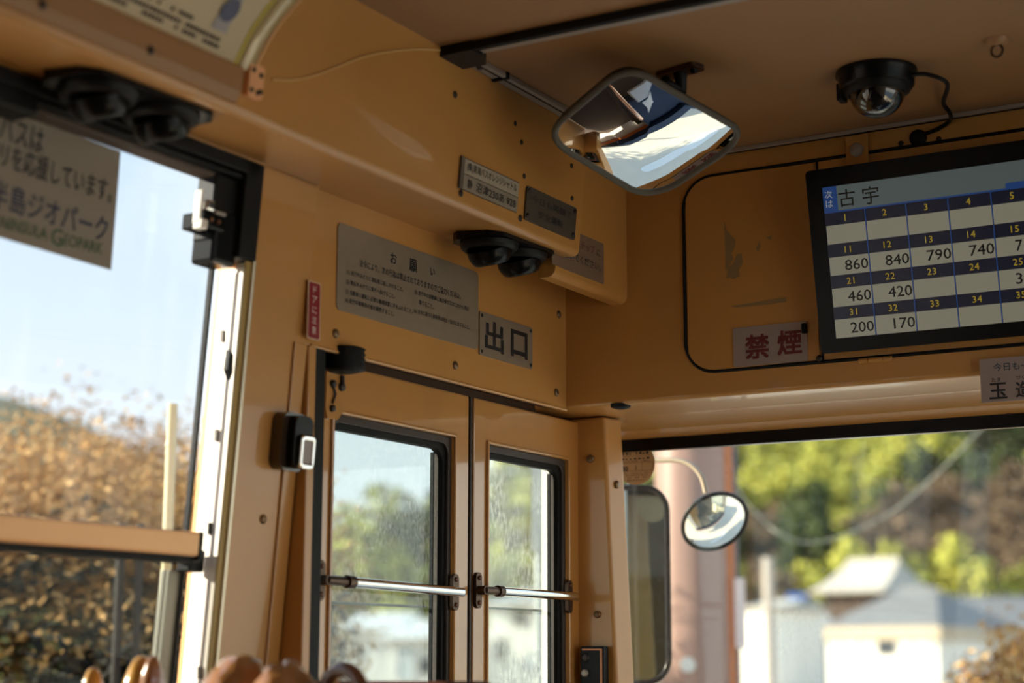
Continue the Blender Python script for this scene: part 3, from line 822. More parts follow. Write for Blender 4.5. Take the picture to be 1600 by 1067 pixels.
b = MB(); b.prism([(UL, VB), (UR, VB), (UR, VT), (UL, VT)], -0.001, 0.0006); scr_face = b.build('screen_face', navyE, fs_, SF)
def rectm(b, x0, y0, x1, y1, z): b.add([(x0, y0, z), (x1, y0, z), (x1, y1, z), (x0, y1, z)], [(0, 1, 2, 3)])
b = MB(); t0 = crop(184, 205)[0]; rectm(b, t0, vt[1] + 0.002, UR, VT, 0.0009); b.build('title_bar', headE, scr_face, SF)
b = MB(); rectm(b, UL, vt[1], t0, VT, 0.0009); rectm(b, UL, vt[1] - 0.0008, UR, vt[1] + 0.0022, 0.0010); rectm(b, crop(1040, 200)[0], vt[1] + 0.002, UR, vt[1] + 0.011, 0.0010)
for u in lines: rectm(b, u - 0.0009, VB, u + 0.0009, vt[1], 0.0014)
b.build('blue_rules', blueE, scr_face, SF)
edges = [UL] + lines + [UR]
for r_ in range(4):
    for k in range(10):
        b = MB(); rectm(b, edges[k] + 0.0012, vt[3 + 2 * r_], edges[k + 1] - 0.0012, vt[2 + 2 * r_], 0.0010)
        b.build('fare_cell', cellE, scr_face, SF)
for r_ in range(4):
    for k in range(10):
        by = MB()
        uc = (edges[k] + edges[k + 1]) / 2 - (0.002 if k else 0)
        text_into(by, str(r_ * 10 + k + 1), uc, (vt[1 + 2 * r_] + vt[2 + 2 * r_]) / 2, h=0.0115, align='c', bold=0.012, spacing=1.12, z=0.0016)
        by.build('stop_number', yelE, scr_face, SF)
fares = {(1, 0): '860', (1, 1): '840', (1, 2): '790', (1, 3): '740', (1, 4): '710', (2, 0): '460', (2, 1): '420', (2, 4): '340', (3, 0): '200', (3, 1): '170'}
for (r_, k), txt in fares.items():
    bk = MB()
    text_into(bk, txt, edges[k + 1] - 0.0025, (vt[2 + 2 * r_] + vt[3 + 2 * r_]) / 2, h=0.0185, w=0.0425 if '1' not in txt else 0.038, align='r', bold=0.012, z=0.0016)
    bk.build('fare_number', scrink, scr_face, SF)
bt = MB(); p = crop(238, 255); q = crop(358, 242)
text_into(bt, '古', p[0], p[1], h=0.031, align='c', bold=0.006, z=0.0016); text_into(bt, '宇', q[0], q[1], h=0.031, align='c', bold=0.006, z=0.0016)
bt.build('stop_name', scrink, scr_face, SF)
bn = MB(); p = crop(145, 240); q = crop(150, 287)
text_into(bn, '次', p[0], p[1], h=0.0135, align='c', bold=0.01, z=0.0016); text_into(bn, 'は', q[0], q[1], h=0.0125, align='c', bold=0.01, z=0.0016)
bn.build('next_mark', palE, scr_face, SF)
# bracket with its bolt above the screen
c = onY(1341, 236, FRONT_Y)
mb = MB(); mb.box((-0.021, -0.040, 0.0), (0.021, 0.028, 0.004)); mb.box((-0.021, -0.044, 0.0), (0.021, -0.040, 0.055))
br_ = mb.build('screen_bracket', paint, fs_, F_front((c.x, FRONT_Y - 0.004, c.z)), bevel=0.001)
mb = MB(); mb.lathe([(0.013, 0.004), (0.013, 0.008), (0.008, 0.014), (0, 0.015)], seg=18); mb.build('bracket_bolt', alu, br_, F_front((c.x, FRONT_Y - 0.004, c.z)))
# hinge under the screen and screw at the hatch corner
c0 = onY(1344, 565, FRONT_Y); c1 = onY(1395, 562, FRONT_Y)
mb = MB(); mb.tube([(c0.x, FRONT_Y - 0.005, c0.z), (c0.x + (c1.x - c0.x) * 0.28, FRONT_Y - 0.005, c0.z)], 0.005, 10); mb.tube([(c0.x + (c1.x - c0.x) * 0.3, FRONT_Y - 0.005, c0.z), (c0.x + (c1.x - c0.x) * 0.74, FRONT_Y - 0.005, c0.z)], 0.005, 10); mb.tube([(c0.x + (c1.x - c0.x) * 0.76, FRONT_Y - 0.005, c0.z), (c1.x, FRONT_Y - 0.005, c0.z)], 0.005, 10)
mb.build('hinge', paint, fw)
for q in ((1280, 560),):
    screw(fw, onY(q[0], q[1], FRONT_Y - 0.003), F_front, 0.006, scrd)
for q in ((1408, 224), (1467, 217)):
    screw(fw, onY(q[0], q[1], FRONT_Y), F_front, 0.005, scrd)

# ================================================================== CEILING TRIM AND FITTINGS
# aluminium strips framing the front ceiling panel
def strip(name, a, b_, w, m, label, parent=None):
    a = V(a); b_ = V(b_); d = (b_ - a); L = d.length
    F = frame(a, d, (0, 0, 1) if False else V((0, 0, -1)).cross(d) * -1)
    mb = MB(); mb.prism([(0, -w / 2), (L, -w / 2), (L, w / 2), (0, w / 2)], -0.004, 0.0)
    return mb, F, L
cr = onZ(703, 84, CEIL); cx_ = onZ(1060, -2, CEIL)
ct = empty('ceiling_trim', frame(cr, (1, 0, 0), (0, 1, 0))); tag(ct, 'aluminium edging strips framing the front ceiling panel', 'trim'); ct['kind'] = 'structure'
bpy.context.view_layer.update()
yT = cr.y
mb = MB(); mb.box((-1.395, yT - 0.020, CEIL - 0.010), (0.74, yT + 0.004, CEIL)); mb.build('cross_strip', alu, ct, Matrix(), bevel=0.002)
mb = MB(); mb.box((-1.400, yT - 0.034, CEIL - 0.014), (0.74, yT - 0.020, CEIL)); mb.build('cross_strip_edge', rubber, ct, Matrix(), bevel=0.002)
mb = MB(); mb.box((-1.418, yT, CEIL - 0.008), (-1.402, FRONT_Y, CEIL)); mb.box((-1.398, yT, CEIL - 0.010), (-1.390, FRONT_Y, CEIL)); mb.build('side_strip', alu, ct, Matrix(), bevel=0.002)
mb = MB(); mb.box((-1.403, yT, CEIL - 0.0085), (-1.397, FRONT_Y, CEIL)); mb.build('side_groove', rubber, ct, Matrix())
mb = MB(); mb.prism([(-1.422, yT - 0.036), (-1.36, yT - 0.036), (-1.36, yT - 0.004), (-1.376, yT + 0.035), (-1.422, yT + 0.035)], CEIL - 0.016, CEIL); mb.build('corner_cap', blackp, ct, Matrix(), bevel=0.004)
mb = MB(); mb.box((-1.418, yT + 0.12, CEIL - 0.011), (-1.388, yT + 0.128, CEIL)); mb.build('strip_joint', rubber, ct, Matrix())
for dy in (0.012, 0.06):
    screw(ct, V((-1.404, yT + dy, CEIL - 0.012 if dy < 0.03 else CEIL - 0.008)), lambda p: frame(p, (1, 0, 0), (0, -1, 0)), 0.006, rubbr)
mb = MB(); mb.box((-1.47, FRONT_Y - 0.020, CEIL - 0.007), (0.74, FRONT_Y - 0.012, CEIL)); mb.build('front_strip', alu, ct, Matrix(), bevel=0.001)
mb = MB(); mb.box((-1.47, FRONT_Y - 0.012, CEIL - 0.006), (0.74, FRONT_Y - 0.002, CEIL)); mb.build('front_groove', rubber, ct, Matrix())

# interior convex mirror on its bracket
mc = onY(1010, 210, 2.45)
mn = V((0.315, -0.265, -0.91)).normalized()
def onM(px, py):
    d = ray(px, py); return d * (mc.dot(mn) / d.dot(mn))
cs = [onM(*p) for p in ((846, 212), (981, 99), (1178, 212), (1019, 317))]
ex = ((cs[2] - cs[1]) + (cs[3] - cs[0])).normalized()
ex = (ex - mn * ex.dot(mn)).normalized()
MF = frame(mc, ex, mn.cross(ex))
if (MF.to_3x3() @ V((0, 0, 1))).dot(mn) < 0:
    MF = frame(mc, -ex, mn.cross(-ex))
mi = MF.inverted()
lc = [mi @ p for p in cs]
quad = [V((p.x, p.y)) for p in lc]
def round_quad(quad, r, n=7):
    """Outline of a quad with rounded corners, in order."""
    o = []
    k = len(quad)
    for i in range(k):
        p, a, c = quad[i], quad[i - 1], quad[(i + 1) % k]
        da = (a - p).normalized(); dc = (c - p).normalized()
        half = math.acos(max(-1, min(1, da.dot(dc)))) / 2
        t = r / math.tan(half)
        s, e_ = p + da * t, p + dc * t
        for j in range(n + 1):
            f = j / n
            o.append((s * (1 - f) + p * f) * (1 - f) + (p * (1 - f) + e_ * f) * f)
    return o
area = sum(quad[i].x * quad[(i + 1) % 4].y - quad[(i + 1) % 4].x * quad[i].y for i in range(4))
if area < 0: quad = quad[::-1]
mid = sum(quad, V((0, 0))) / 4
RM = 0.62
def bulge(p): return 0.016 - ((p - mid).length_squared) / (2 * RM)
im = empty('convex_mirror', MF); tag(im, 'rounded rectangular convex mirror hanging from the ceiling on a dark arm', 'mirror')
bpy.context.view_layer.update()
outl = round_quad(quad, 0.060)
inl = [mid + (p - mid) * 0.955 for p in outl]
b = MB()
NR = 14
vs = [(mid.x, mid.y, bulge(mid))]; fsx = []
n = len(inl)
for k in range(1, NR + 1):
    for p in inl:
        q = mid + (p - mid) * (k / NR); vs.append((q.x, q.y, bulge(q)))
for i in range(n): fsx.append((0, 1 + i, 1 + (i + 1) % n))
for k in range(NR - 1):
    for i in range(n):
        a, c = 1 + k * n + i, 1 + k * n + (i + 1) % n
        fsx.append((a, a + n, c + n, c))
b.add(vs, fsx, True)
b.build('mirror_glass', mirror_m, im, MF)
b = MB(); b.tube([(p.x, p.y, bulge(p)) for p in [mid + (q - mid) * 0.975 for q in outl]], 0.0058, 10, closed=True); b.build('mirror_rim', framegrey, im, MF)
b = MB(); b.prism([(p.x, p.y) for p in outl], -0.050, -0.043)
b2 = MB(); vs = [(p.x, p.y, bulge(p)) for p in outl]
for k, sc_ in ((1, 0.93), (2, 0.72), (3, 0.40)):
    for p in outl:
        q = mid + (p - mid) * sc_; vs.append((q.x, q.y, bulge(mid + (p - mid) * 1.0) - 0.018 * k))
fsx = []
for k in range(3):
    for i in range(n): fsx.append((k * n + i, k * n + (i + 1) % n, (k + 1) * n + (i + 1) % n, (k + 1) * n + i))
fsx.append(list(range(3 * n, 4 * n)))
b2.add(vs, fsx, True); b2.build('mirror_back', blackp, im, MF)
base = onZ(1062, 108, CEIL)
back = mc - mn * 0.06 + (onM(1055, 160) - mc) * 0.5
b = MB(); b.tube([base, base + V((0.0, 0.005, -0.035)), (base + back) / 2 + V((0.0, 0, -0.004)), back], [0.013, 0.011, 0.010, 0.012], 10); b.build('mirror_arm', blackp, im, Matrix())
b = MB(); b.prism(rrect(0.085, 0.034, 0.010, 4), 0.0, 0.008); ba = b.build('mirror_bracket', darkm, im, frame(base, (1, -0.25, 0), V((-0.25, -1, 0))), bevel=0.002)
for s in (-1, 1):
    b = MB(); b.lathe([(0.007, 0.008), (0.006, 0.013), (0.0, 0.015)], (s * 0.030, 0, 0), 12); b.build('bracket_screw', blackp, ba, frame(base, (1, -0.25, 0), V((-0.25, -1, 0))))

# dome camera
dcx = onZ(1369, 112, CEIL); dn = frame(dcx, (1, 0, 0), (0, -1, 0))
dm = empty('dome_camera', dn); tag(dm, 'black dome security camera on the ceiling with its cable', 'camera')
bpy.context.view_layer.update()
b = MB(); b.lathe([(0.066, 0), (0.067, 0.006), (0.062, 0.012), (0.061, 0.026), (0.057, 0.030), (0.052, 0.030)], seg=36); b.build('camera_ring', gloss, dm, dn)
b = MB(); b.lathe([(0.055, 0.026), (0.054, 0.036), (0.047, 0.040)], seg=36); b.build('camera_collar', blackp, dm, dn)
b = MB(); b.lathe([(0.046 * math.cos(math.radians(a)), 0.034 + 0.044 * math.sin(math.radians(a))) for a in range(0, 91, 9)], seg=32); b.build('camera_dome', mat('smoked dome', (0.004, 0.004, 0.005), 0.05, coat=1.0), dm, dn)
b = MB(); b.box((-0.066, -0.012, 0.012), (-0.054, 0.012, 0.042)); b.build('camera_clip', blackp, dm, dn, bevel=0.002)
pth = [dcx + V((0.058, -0.006, -0.018)), dcx + V((0.085, -0.002, -0.020)), dcx + V((0.108, 0.03, -0.030)), onZ(1474, 160, CEIL - 0.008), onZ(1484, 176, CEIL - 0.014), onY(1484, 188, FRONT_Y - 0.014), onY(1468, 200, FRONT_Y - 0.006), onY(1443, 210, FRONT_Y - 0.008)]
def smooth_path(p, n=6):
    p = [V(q) for q in p]; o = []
    for i in range(len(p) - 1):
        a, b_, c, d = p[max(i - 1, 0)], p[i], p[i + 1], p[min(i + 2, len(p) - 1)]
        for k in range(n):
            t = k / n
            o.append(0.5 * ((2 * b_) + (c - a) * t + (2 * a - 5 * b_ + 4 * c - d) * t * t + (3 * b_ - a - 3 * c + d) * t ** 3))
    o.append(p[-1]); return o
b = MB(); b.tube(smooth_path(pth), 0.0038, 8); b.build('camera_cable', blackp, dm, Matrix())
c = onY(1435, 216, FRONT_Y)
b = MB(); b.lathe([(0.016, 0), (0.015, 0.006), (0.008, 0.009)], seg=18); o = b.build('cable_grommet', rubber, None, F_front((c.x, FRONT_Y, c.z))); tag(o, 'round black cable grommet in the front wall right of the bolt', 'grommet')
# ceiling hook ring
hk = onZ(1557, 62, CEIL); hF = frame(hk, (1, 0, 0), (0, -1, 0))
ho = empty('ceiling_hook', hF); tag(ho, 'small ring hook on the ceiling at the upper right', 'hook')
bpy.context.view_layer.update()
b = MB(); b.lathe([(0.019, 0), (0.018, 0.004), (0.010, 0.009), (0.0, 0.010)], seg=20); b.build('hook_base', ceilp, ho, hF)
b = MB(); b.tube([(0.009 * math.cos(math.radians(a)), 0.0, 0.018 + 0.010 * math.sin(math.radians(a))) for a in range(0, 360, 24)], 0.0022, 8, closed=True); b.build('hook_ring', darkm, ho, hF)

# eyeball air vents under the duct
def vent(corner_a, corner_b, width, label):
    """Black twin vent: base plate between two corners of the soffit."""
    a = V(corner_a); c = V(corner_b)
    ctr = (a + c) / 2
    d = (c - a).normalized()
    F = frame(ctr + V((0, 0, -0.0055)), d, V((d.y, -d.x, 0)) if V((0, 0, 1)).cross(d).x < 0 else V((-d.y, d.x, 0)))
    if (F.to_3x3() @ V((0, 0, 1))).z > 0:
        F = frame(ctr + V((0, 0, -0.0055)), -d, V((d.y, -d.x, 0)))
    if (F.to_3x3() @ V((0, 0, 1))).z > 0:
        F = frame(ctr + V((0, 0, -0.0055)), -d, V((-d.y, d.x, 0)))
    L = (c - a).length
    o = empty('air_vent', F); tag(o, label, 'vent', 'twin black air vents under the duct')
    bpy.context.view_layer.update()
    w = width
    oct_ = [(-L / 2, -w * 0.3), (-L / 2 + 0.02, -w / 2), (L / 2 - 0.02, -w / 2), (L / 2, -w * 0.3), (L / 2, w * 0.3), (L / 2 - 0.02, w / 2), (-L / 2 + 0.02, w / 2), (-L / 2, w * 0.3)]
    b = MB(); b.prism(oct_, -0.016, 0.007); b.build('vent_plate', gloss, o, F, bevel=0.003)
    for s in (-1, 1):
        cx = s * L * 0.235
        b = MB(); b.lathe([(0.052, 0.008), (0.050, 0.016), (0.044, 0.021), (0.038, 0.019)], (cx, 0, 0), 28); col = b.build('vent_collar', blackp, o, F)
        T = F @ Matrix.Translation((cx, 0, 0.016)) @ Matrix.Rotation(math.radians(22), 4, 'Y')
        b = MB(); b.lathe([(0.040, 0.0), (0.0395, 0.010), (0.036, 0.019), (0.031, 0.026), (0.027, 0.0275), (0.025, 0.024), (0.012, 0.020), (0.0, 0.020)], seg=28); ball = b.build('vent_ball', gloss, o, T)
        b = MB(); b.lathe([(0.009, 0.020), (0.008, 0.026), (0.0, 0.027)], seg=14); b.build('vent_knob', blackp, ball, T)
        b = MB(); b.box((0.030, -0.004, 0.018), (0.044, 0.004, 0.026)); b.build('vent_tab', blackp, ball, T, bevel=0.001)
v1 = onZ(790, 378, 0.720)
vent((-1.522, 2.452, 0.7195), (-1.514, 2.655, 0.7195), 0.108, 'black twin eyeball air vent under the duct above the notice plate')
vent((-1.525, 1.485, 0.7195), (-1.515, 1.725, 0.7195), 0.105, 'black twin eyeball air vent above the left window, blurred at upper left')

# advert holder and curved poster in the cove
crv = [onY(375, 108, 1.72), onY(385, 85, 1.72), onY(400, 55, 1.72), onY(420, 25, 1.72), onY(440, 0, 1.72)]
prof = [(p.x, p.z) for p in crv] + [(-1.325, 0.889), (-1.27, 0.918), (-1.20, 0.938), (-1.13, 0.944)]
prof = [(q.x, q.z) for q in smooth_path([V((p[0], 0, p[1])) for p in prof], 4)]
ah = empty('advert_rail', frame((-1.43, 1.5, 0.74), (0, 1, 0), FAS)); tag(ah, 'bronze advert rail with a clear sunlit-yellow end strip on the cove', 'rail')
bpy.context.view_layer.update()
def sheet(b, prof, y0, y1, t, off=0.0, ny=12):
    n = len(prof)
    nrm = []
    for i in range(n):
        a, c = prof[max(i - 1, 0)], prof[min(i + 1, n - 1)]
        d = V((c[0] - a[0], c[1] - a[1])).normalized(); nrm.append(V((d.y, -d.x)))
    vs = []
    for s in (off, off + t):
        for y in (y0, y1):
            for i in range(n):
                vs.append((prof[i][0] + nrm[i].x * s, y, prof[i][1] + nrm[i].y * s))
    fs = []
    for i in range(n - 1):
        fs += [(i, i + 1, n + i + 1, n + i), (2 * n + i + 1, 2 * n + i, 3 * n + i, 3 * n + i + 1), (i + 1, i, 2 * n + i, 2 * n + i + 1), (n + i, n + i + 1, 3 * n + i + 1, 3 * n + i)]
    fs += [(0, n, 3 * n, 2 * n), (n - 1, 3 * n - 1, 4 * n - 1, 2 * n - 1)]
    b.add(vs, fs, True)
b = MB(); sheet(b, prof, 0.9, 1.700, 0.0012, 0.003)
po = b.build('poster', mat('poster paper', (0.66, 0.54, 0.36), 0.35, coat=0.4)); tag(po, 'curved pale poster with a bottle picture in the advert rail', 'poster')
b = MB(); sheet(b, prof, 1.700, 1.708, 0.0016, 0.003); b.build('poster_margin', mat('yellow print', (0.55, 0.42, 0.06), 0.4), po)
b = MB(); sheet(b, prof, 1.709, 1.738, 0.003, 0.002); b.build('end_strip', mat('clear strip lit yellow', (0.62, 0.50, 0.28), 0.18, coat=0.8), ah, Matrix())  # sun's yellow on the clear plastic is put into its colour
b = MB(); sheet(b, prof, 1.738, 1.742, 0.006, 0.001); b.build('strip_edge', anod, ah, Matrix())
F = F_fas(onF(392, 128))
b = MB(); b.prism(rrect(0.030, 0.046, 0.004, 3), 0.0, 0.010); clip = b.build('end_clip', mat('orange lit metal clip', (0.95, 0.50, 0.26), 0.3, metal=0.2), ah, F, bevel=0.002)  # orange light falling on the metal clip is put into its colour
for (u, v) in ((-0.008, 0.014), (0.008, 0.010), (-0.009, -0.014), (0.004, -0.015), (0.010, -0.012)):
    b = MB(); b.lathe([(0.004, 0.010), (0.003, 0.012)], (u, v, 0), 10); b.build('clip_screw', rubbr, clip, F)
zr0 = onX(200, 65, -1.43)
b = MB(); b.extrude([(fasX(0.726) - 0.01, 0.722), (fasX(0.726) + 0.004, 0.724), (fasX(0.75) + 0.010, 0.738), (fasX(0.765) + 0.012, 0.770), (fasX(0.765) + 0.004, 0.776), (fasX(0.776) - 0.01, 0.776)], -2.0, 1.715)
rl = b.build('rail_bar', mat('dull bronze rail', (0.34, 0.17, 0.065), 0.5), ah, Matrix(), bevel=0.002)
for q in ((75, 5), (243, 77)):
    p = onX(q[0], q[1], -1.418)
    screw(rl, V((fasX(p.z) + 0.011, p.y, p.z)), F_fas, 0.006, rubbr)
# print on the poster: a bottle and rows of small text, laid on the curved sheet
def on_poster(b, pts, off=0.0052):
    """pts in (y, s): s runs 0..1 along the curved section."""
    n = len(prof)
    L = [0]
    for i in range(1, n): L.append(L[-1] + math.hypot(prof[i][0] - prof[i - 1][0], prof[i][1] - prof[i - 1][1]))
    vs = []
    for y, s in pts:
        t = s
        i = 0
        while i < n - 2 and L[i + 1] < t: i += 1
        f = (t - L[i]) / (L[i + 1] - L[i])
        a, c = prof[i], prof[i + 1]; d = V((c[0] - a[0], c[1] - a[1])).normalized()
        vs.append((a[0] + (c[0] - a[0]) * f + d.y * off, y, a[1] + (c[1] - a[1]) * f - d.x * off))
    b.add(vs, [list(range(len(vs)))])
b = MB()
for k in range(6): on_poster(b, [(1.634 + 0.0015 * k, 0.034 + 0.014 * k), (1.664 - 0.0015 * k, 0.034 + 0.014 * k), (1.664 - 0.0015 * (k + 1), 0.048 + 0.014 * k), (1.634 + 0.0015 * (k + 1), 0.048 + 0.014 * k)])
b.build('bottle_print', mat('bottle print', (0.34, 0.30, 0.30), 0.4), po)
b = MB(); on_poster(b, [(1.649 + 0.015 * math.cos(a * math.pi / 8), 0.066 + 0.018 * math.sin(a * math.pi / 8)) for a in range(16)], 0.0058); b.build('bottle_label', mat('label print', (0.06, 0.06, 0.13), 0.4), po)
b = MB(); on_poster(b, [(1.642, 0.118), (1.656, 0.118), (1.656, 0.130), (1.642, 0.130)], 0.0058); b.build('bottle_cap_print', mat('red print', (0.42, 0.05, 0.05), 0.4), po)
b = MB(); rnd = random.Random(3)
for row, (v0, y0, y1) in enumerate(((0.012, 1.40, 1.668), (0.021, 1.44, 1.655), (0.032, 1.30, 1.60), (0.041, 1.30, 1.55))):
    y = y0
    while y < y1:
        l = rnd.uniform(0.003, 0.006)
        if rnd.random() < 0.78: on_poster(b, [(y, v0), (y + l, v0), (y + l, v0 + 0.0055), (y, v0 + 0.0055)], 0.0055)
        y += l + 0.0018
tx = b.build('small_print', inkbrown, po)
# tan tube added for a shadow line on the fascia, rail end to corner
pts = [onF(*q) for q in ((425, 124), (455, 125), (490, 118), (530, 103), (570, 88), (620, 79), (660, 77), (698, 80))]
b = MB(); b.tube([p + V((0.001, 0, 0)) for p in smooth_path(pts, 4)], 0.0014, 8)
o = b.build('fascia_cable', mat('dull tan line', (0.66, 0.42, 0.16), 0.5)); tag(o, 'thin tan shadow line curving along the fascia from rail end to ceiling trim', 'line')

# stop button on the pillar
c = onW(441, 690); F = F_wall(c)
sb = empty('stop_button', F); tag(sb, 'black rounded stop button with a chrome bezel on the left pillar', 'button')
bpy.context.view_layer.update()
b = MB(); b.prism(rrect(0.058, 0.088, 0.016, 6), 0.0, 0.022); b.build('button_base', mat('brown black plastic', (0.035, 0.022, 0.015), 0.2, coat=0.5), sb, F, bevel=0.006)
b = MB(); b.prism(rrect(0.044, 0.080, 0.014, 6, 0.006, 0), 0.020, 0.036); b.build('button_body', gloss, sb, F, bevel=0.008)
b = MB(); b.ring(rrect(0.034, 0.052, 0.008, 4, 0.010, -0.014), rrect(0.024, 0.034, 0.003, 4, 0.010, -0.014), 0.034, 0.044); bz = b.build('button_bezel', chrome, sb, F, bevel=0.003)
b = MB(); b.prism(rrect(0.025, 0.035, 0.003, 4, 0.010, -0.014), 0.034, 0.041); b.build('button_lens', mat('grey lens', (0.22, 0.15, 0.13), 0.2), sb, F)

# sticker on the side glass
q = [onW(-130, 118, -0.043), onW(188, 237, -0.043), onW(173, 422, -0.043), onW(-150, 327, -0.043)]
c = sum(q, V()) / 4; F = F_wall(c); inv = F.inverted(); l = [inv @ p for p in q]
b = MB(); b.add([(p.x, p.y, 0) for p in l] + [(p.x, p.y, 0.0008) for p in l], [(0, 1, 2, 3), (7, 6, 5, 4), (0, 4, 5, 1), (1, 5, 6, 2), (2, 6, 7, 3), (3, 7, 4, 0)])
ws = b.build('window_sticker', mat('shade toned vinyl', (0.30, 0.25, 0.20), 0.4, coat=0.3), None, F); tag(ws, 'large sticker in shaded grey-brown with dark writing on the side window glass', 'sticker')  # shade on the backlit sticker's inner side is put into its colour
bpy.context.view_layer.update()
def wl_(px, py): p = inv @ onW(px, py, -0.043); return p.x, p.y
def wrow(b, s, pl, pr, hh, bold):
    a = wl_(*pl); c_ = wl_(*pr)
    text_into(b, s, a[0], a[1], h=hh, w=c_[0] - a[0], bold=bold, z=0.0014, shear=(c_[1] - a[1]) / (c_[0] - a[0]))
letter(ws, F, lambda b: (wrow(b, 'バスは', (-1, 196), (67, 221), 0.034, 0.014), wrow(b, 'リを応援しています。', (0, 240), (174, 300), 0.032, 0.014)), ink)
letter(ws, F, lambda b: wrow(b, '半島ジオパーク', (-14, 300), (167, 360), 0.036, 0.014), inknavy)
letter(ws, F, lambda b: (wrow(b, 'NINSULA', (0, 346), (73, 366), 0.016, 0.004), wrow(b, 'G', (79, 368), (97, 373), 0.023, 0.004), wrow(b, 'EOPARK', (99, 374), (159, 389), 0.016, 0.004)), inkgreen)

# inspection sticker on the windshield
c = onY(994, 725, SHIELD_Y - 0.002); F = F_front((c.x, SHIELD_Y - 0.0015, c.z))
rad = (onY(1023.5, 725, SHIELD_Y) - onY(994, 725, SHIELD_Y)).length
b = MB(); b.prism(circ(rad, 40), 0, 0.0008)
o = b.build('inspection_sticker', mat('tan sticker film', (0.55, 0.36, 0.20), 0.5), None, F); tag(o, 'round tan inspection sticker on the windshield beside the corner pillar', 'sticker')
bpy.context.view_layer.update()
def fn(b):
    z = 0.0012
    text_into(b, '30', -rad * 0.58, -rad * 0.20, h=rad * 0.22, align='c', bold=0.03, z=z)
    text_into(b, '3', -rad * 0.02, -rad * 0.18, h=rad * 0.20, align='c', z=z)
    for (x0, y0, x1, y1) in ((-0.85, 0.06, 0.90, 0.075), (0.88, -0.32, 0.90, 0.07), (-0.85, -0.335, 0.90, -0.32), (0.3, -0.32, 0.312, 0.06), (-0.3, 0.86, 0.3, 0.90), (-0.75, 0.60, 0.6, 0.61), (-0.8, 0.38, 0.8, 0.39)):
        rectm(b, x0 * rad, y0 * rad, x1 * rad, y1 * rad, z)
    r = random.Random(5)
    for (yy, n, hh) in ((0.68, 6, 0.10), (0.46, 8, 0.12), (0.22, 7, 0.10), (0.12, 12, 0.05), (-0.45, 14, 0.03), (-0.55, 10, 0.04), (-0.66, 9, 0.04), (-0.80, 8, 0.07)):
        half = math.sqrt(max(0.05, 1 - yy * yy)) * 0.8
        for k in range(n):
            x = -half + 2 * half * k / n; wd = half * r.uniform(0.7, 1.5) / n
            if r.random() < 0.8: rectm(b, x * rad, yy * rad, (x + wd) * rad, (yy + hh * r.uniform(0.6, 1)) * rad, z)
letter(o, F, fn, ink)

# ================================================================== SEAT, GUARD RAIL
vinyl = mat('crinkled clear vinyl over brown', (0.36, 0.15, 0.045), 0.14, coat=1.0, bump=0.5, bump_scale=38)
seatc = mat('brown seat cloth', (0.10, 0.05, 0.03), 0.8)
grip = mat('amber grip plastic', (0.60, 0.30, 0.06), 0.15, coat=0.6)
gripb = mat('brown grip plastic', (0.16, 0.055, 0.025), 0.15, coat=0.6)
st = empty('passenger_seat', frame((-1.36, 1.75, -1.25), (1, 0, 0), (0, 1, 0))); tag(st, 'brown passenger seat, its shiny covered headrest showing at the bottom left', 'seat')
bpy.context.view_layer.update()
b = MB(); b.box((-1.58, 1.70, -0.85), (-1.16, 1.80, -0.12)); b.build('backrest', seatc, st, Matrix(), bevel=0.04, segs=4)
b = MB(); b.box((-1.58, 1.76, -0.90), (-1.16, 2.02, -0.78)); b.build('seat_cushion', seatc, st, Matrix(), bevel=0.03, segs=3)
for lx in (-1.52, -1.27):
    b = MB(); b.box((lx, 1.78, -1.25), (lx + 0.05, 2.0, -0.88)); b.build('seat_leg', darkm, st, Matrix())
def lump(cx, cy, cz, rx, ry, rz, seed, amp=0.10, nu=56, nv=36):
    vs = []; fs = []
    for i in range(nv + 1):
        a = math.pi * i / nv - math.pi / 2
        for k in range(nu):
            t = 2 * math.pi * k / nu
            d = V((math.cos(a) * math.cos(t), math.cos(a) * math.sin(t), math.sin(a)))
            s = 1 + amp * 0.5 * noise.noise(V((d.x * 2.0 + seed, d.y * 2.0, d.z * 3.0))) + amp * 0.22 * noise.noise(V((d.x * 9 + seed, d.y * 9, d.z * 3)))
            vs.append((cx + rx * d.x * s, cy + ry * d.y * s, cz + rz * d.z * s))
    for i in range(nv):
        for k in range(nu):
            l_ = (k + 1) % nu; fs.append((i * nu + k, i * nu + l_, (i + 1) * nu + l_, (i + 1) * nu + k))
    return vs, fs
b = MB(); b.add(*lump(-1.415, 1.73, -0.085, 0.048, 0.060, 0.085, 2.0, 0.16), True); b.build('headrest_cover', vinyl, st, Matrix())
b = MB(); b.add(*lump(-1.342, 1.73, -0.092, 0.046, 0.058, 0.085, 5.0, 0.18), True); b.build('headrest_cover', vinyl, st, Matrix())
def loop(x, y, z, rx, rz, r, m, name, squash=1.0):
    pts = [(x + rx * math.cos(math.radians(a)), y, z + rz * math.sin(math.radians(a))) for a in range(-40, 221, 13)]
    b = MB(); b.tube(pts, r, 10); return b.build(name, m, st, Matrix())
loop(-1.260, 1.74, -0.060, 0.032, 0.044, 0.010, gripb, 'grip_handle')
b = MB(); b.add(*lump(-1.630 + 0.062, 1.72, -0.075, 0.022, 0.03, 0.075, 9.0, 0.05), True); b.build('grip_knob', grip, st, Matrix())
b = MB(); b.add(*lump(-1.548, 1.72, -0.072, 0.016, 0.022, 0.072, 3.0, 0.05), True); b.build('grip_knob', vinyl, st, Matrix())
b = MB(); b.add(*lump(-1.632, 1.70, -0.085, 0.016, 0.022, 0.070, 7.0, 0.05), True); b.build('grip_knob', grip, st, Matrix())
gr = empty('guard_rail', frame((-1.34, 2.05, -1.25), (1, 0, 0), (0, 1, 0))); tag(gr, 'brown padded guard rail behind the door steps along the bottom edge', 'rail')
bpy.context.view_layer.update()
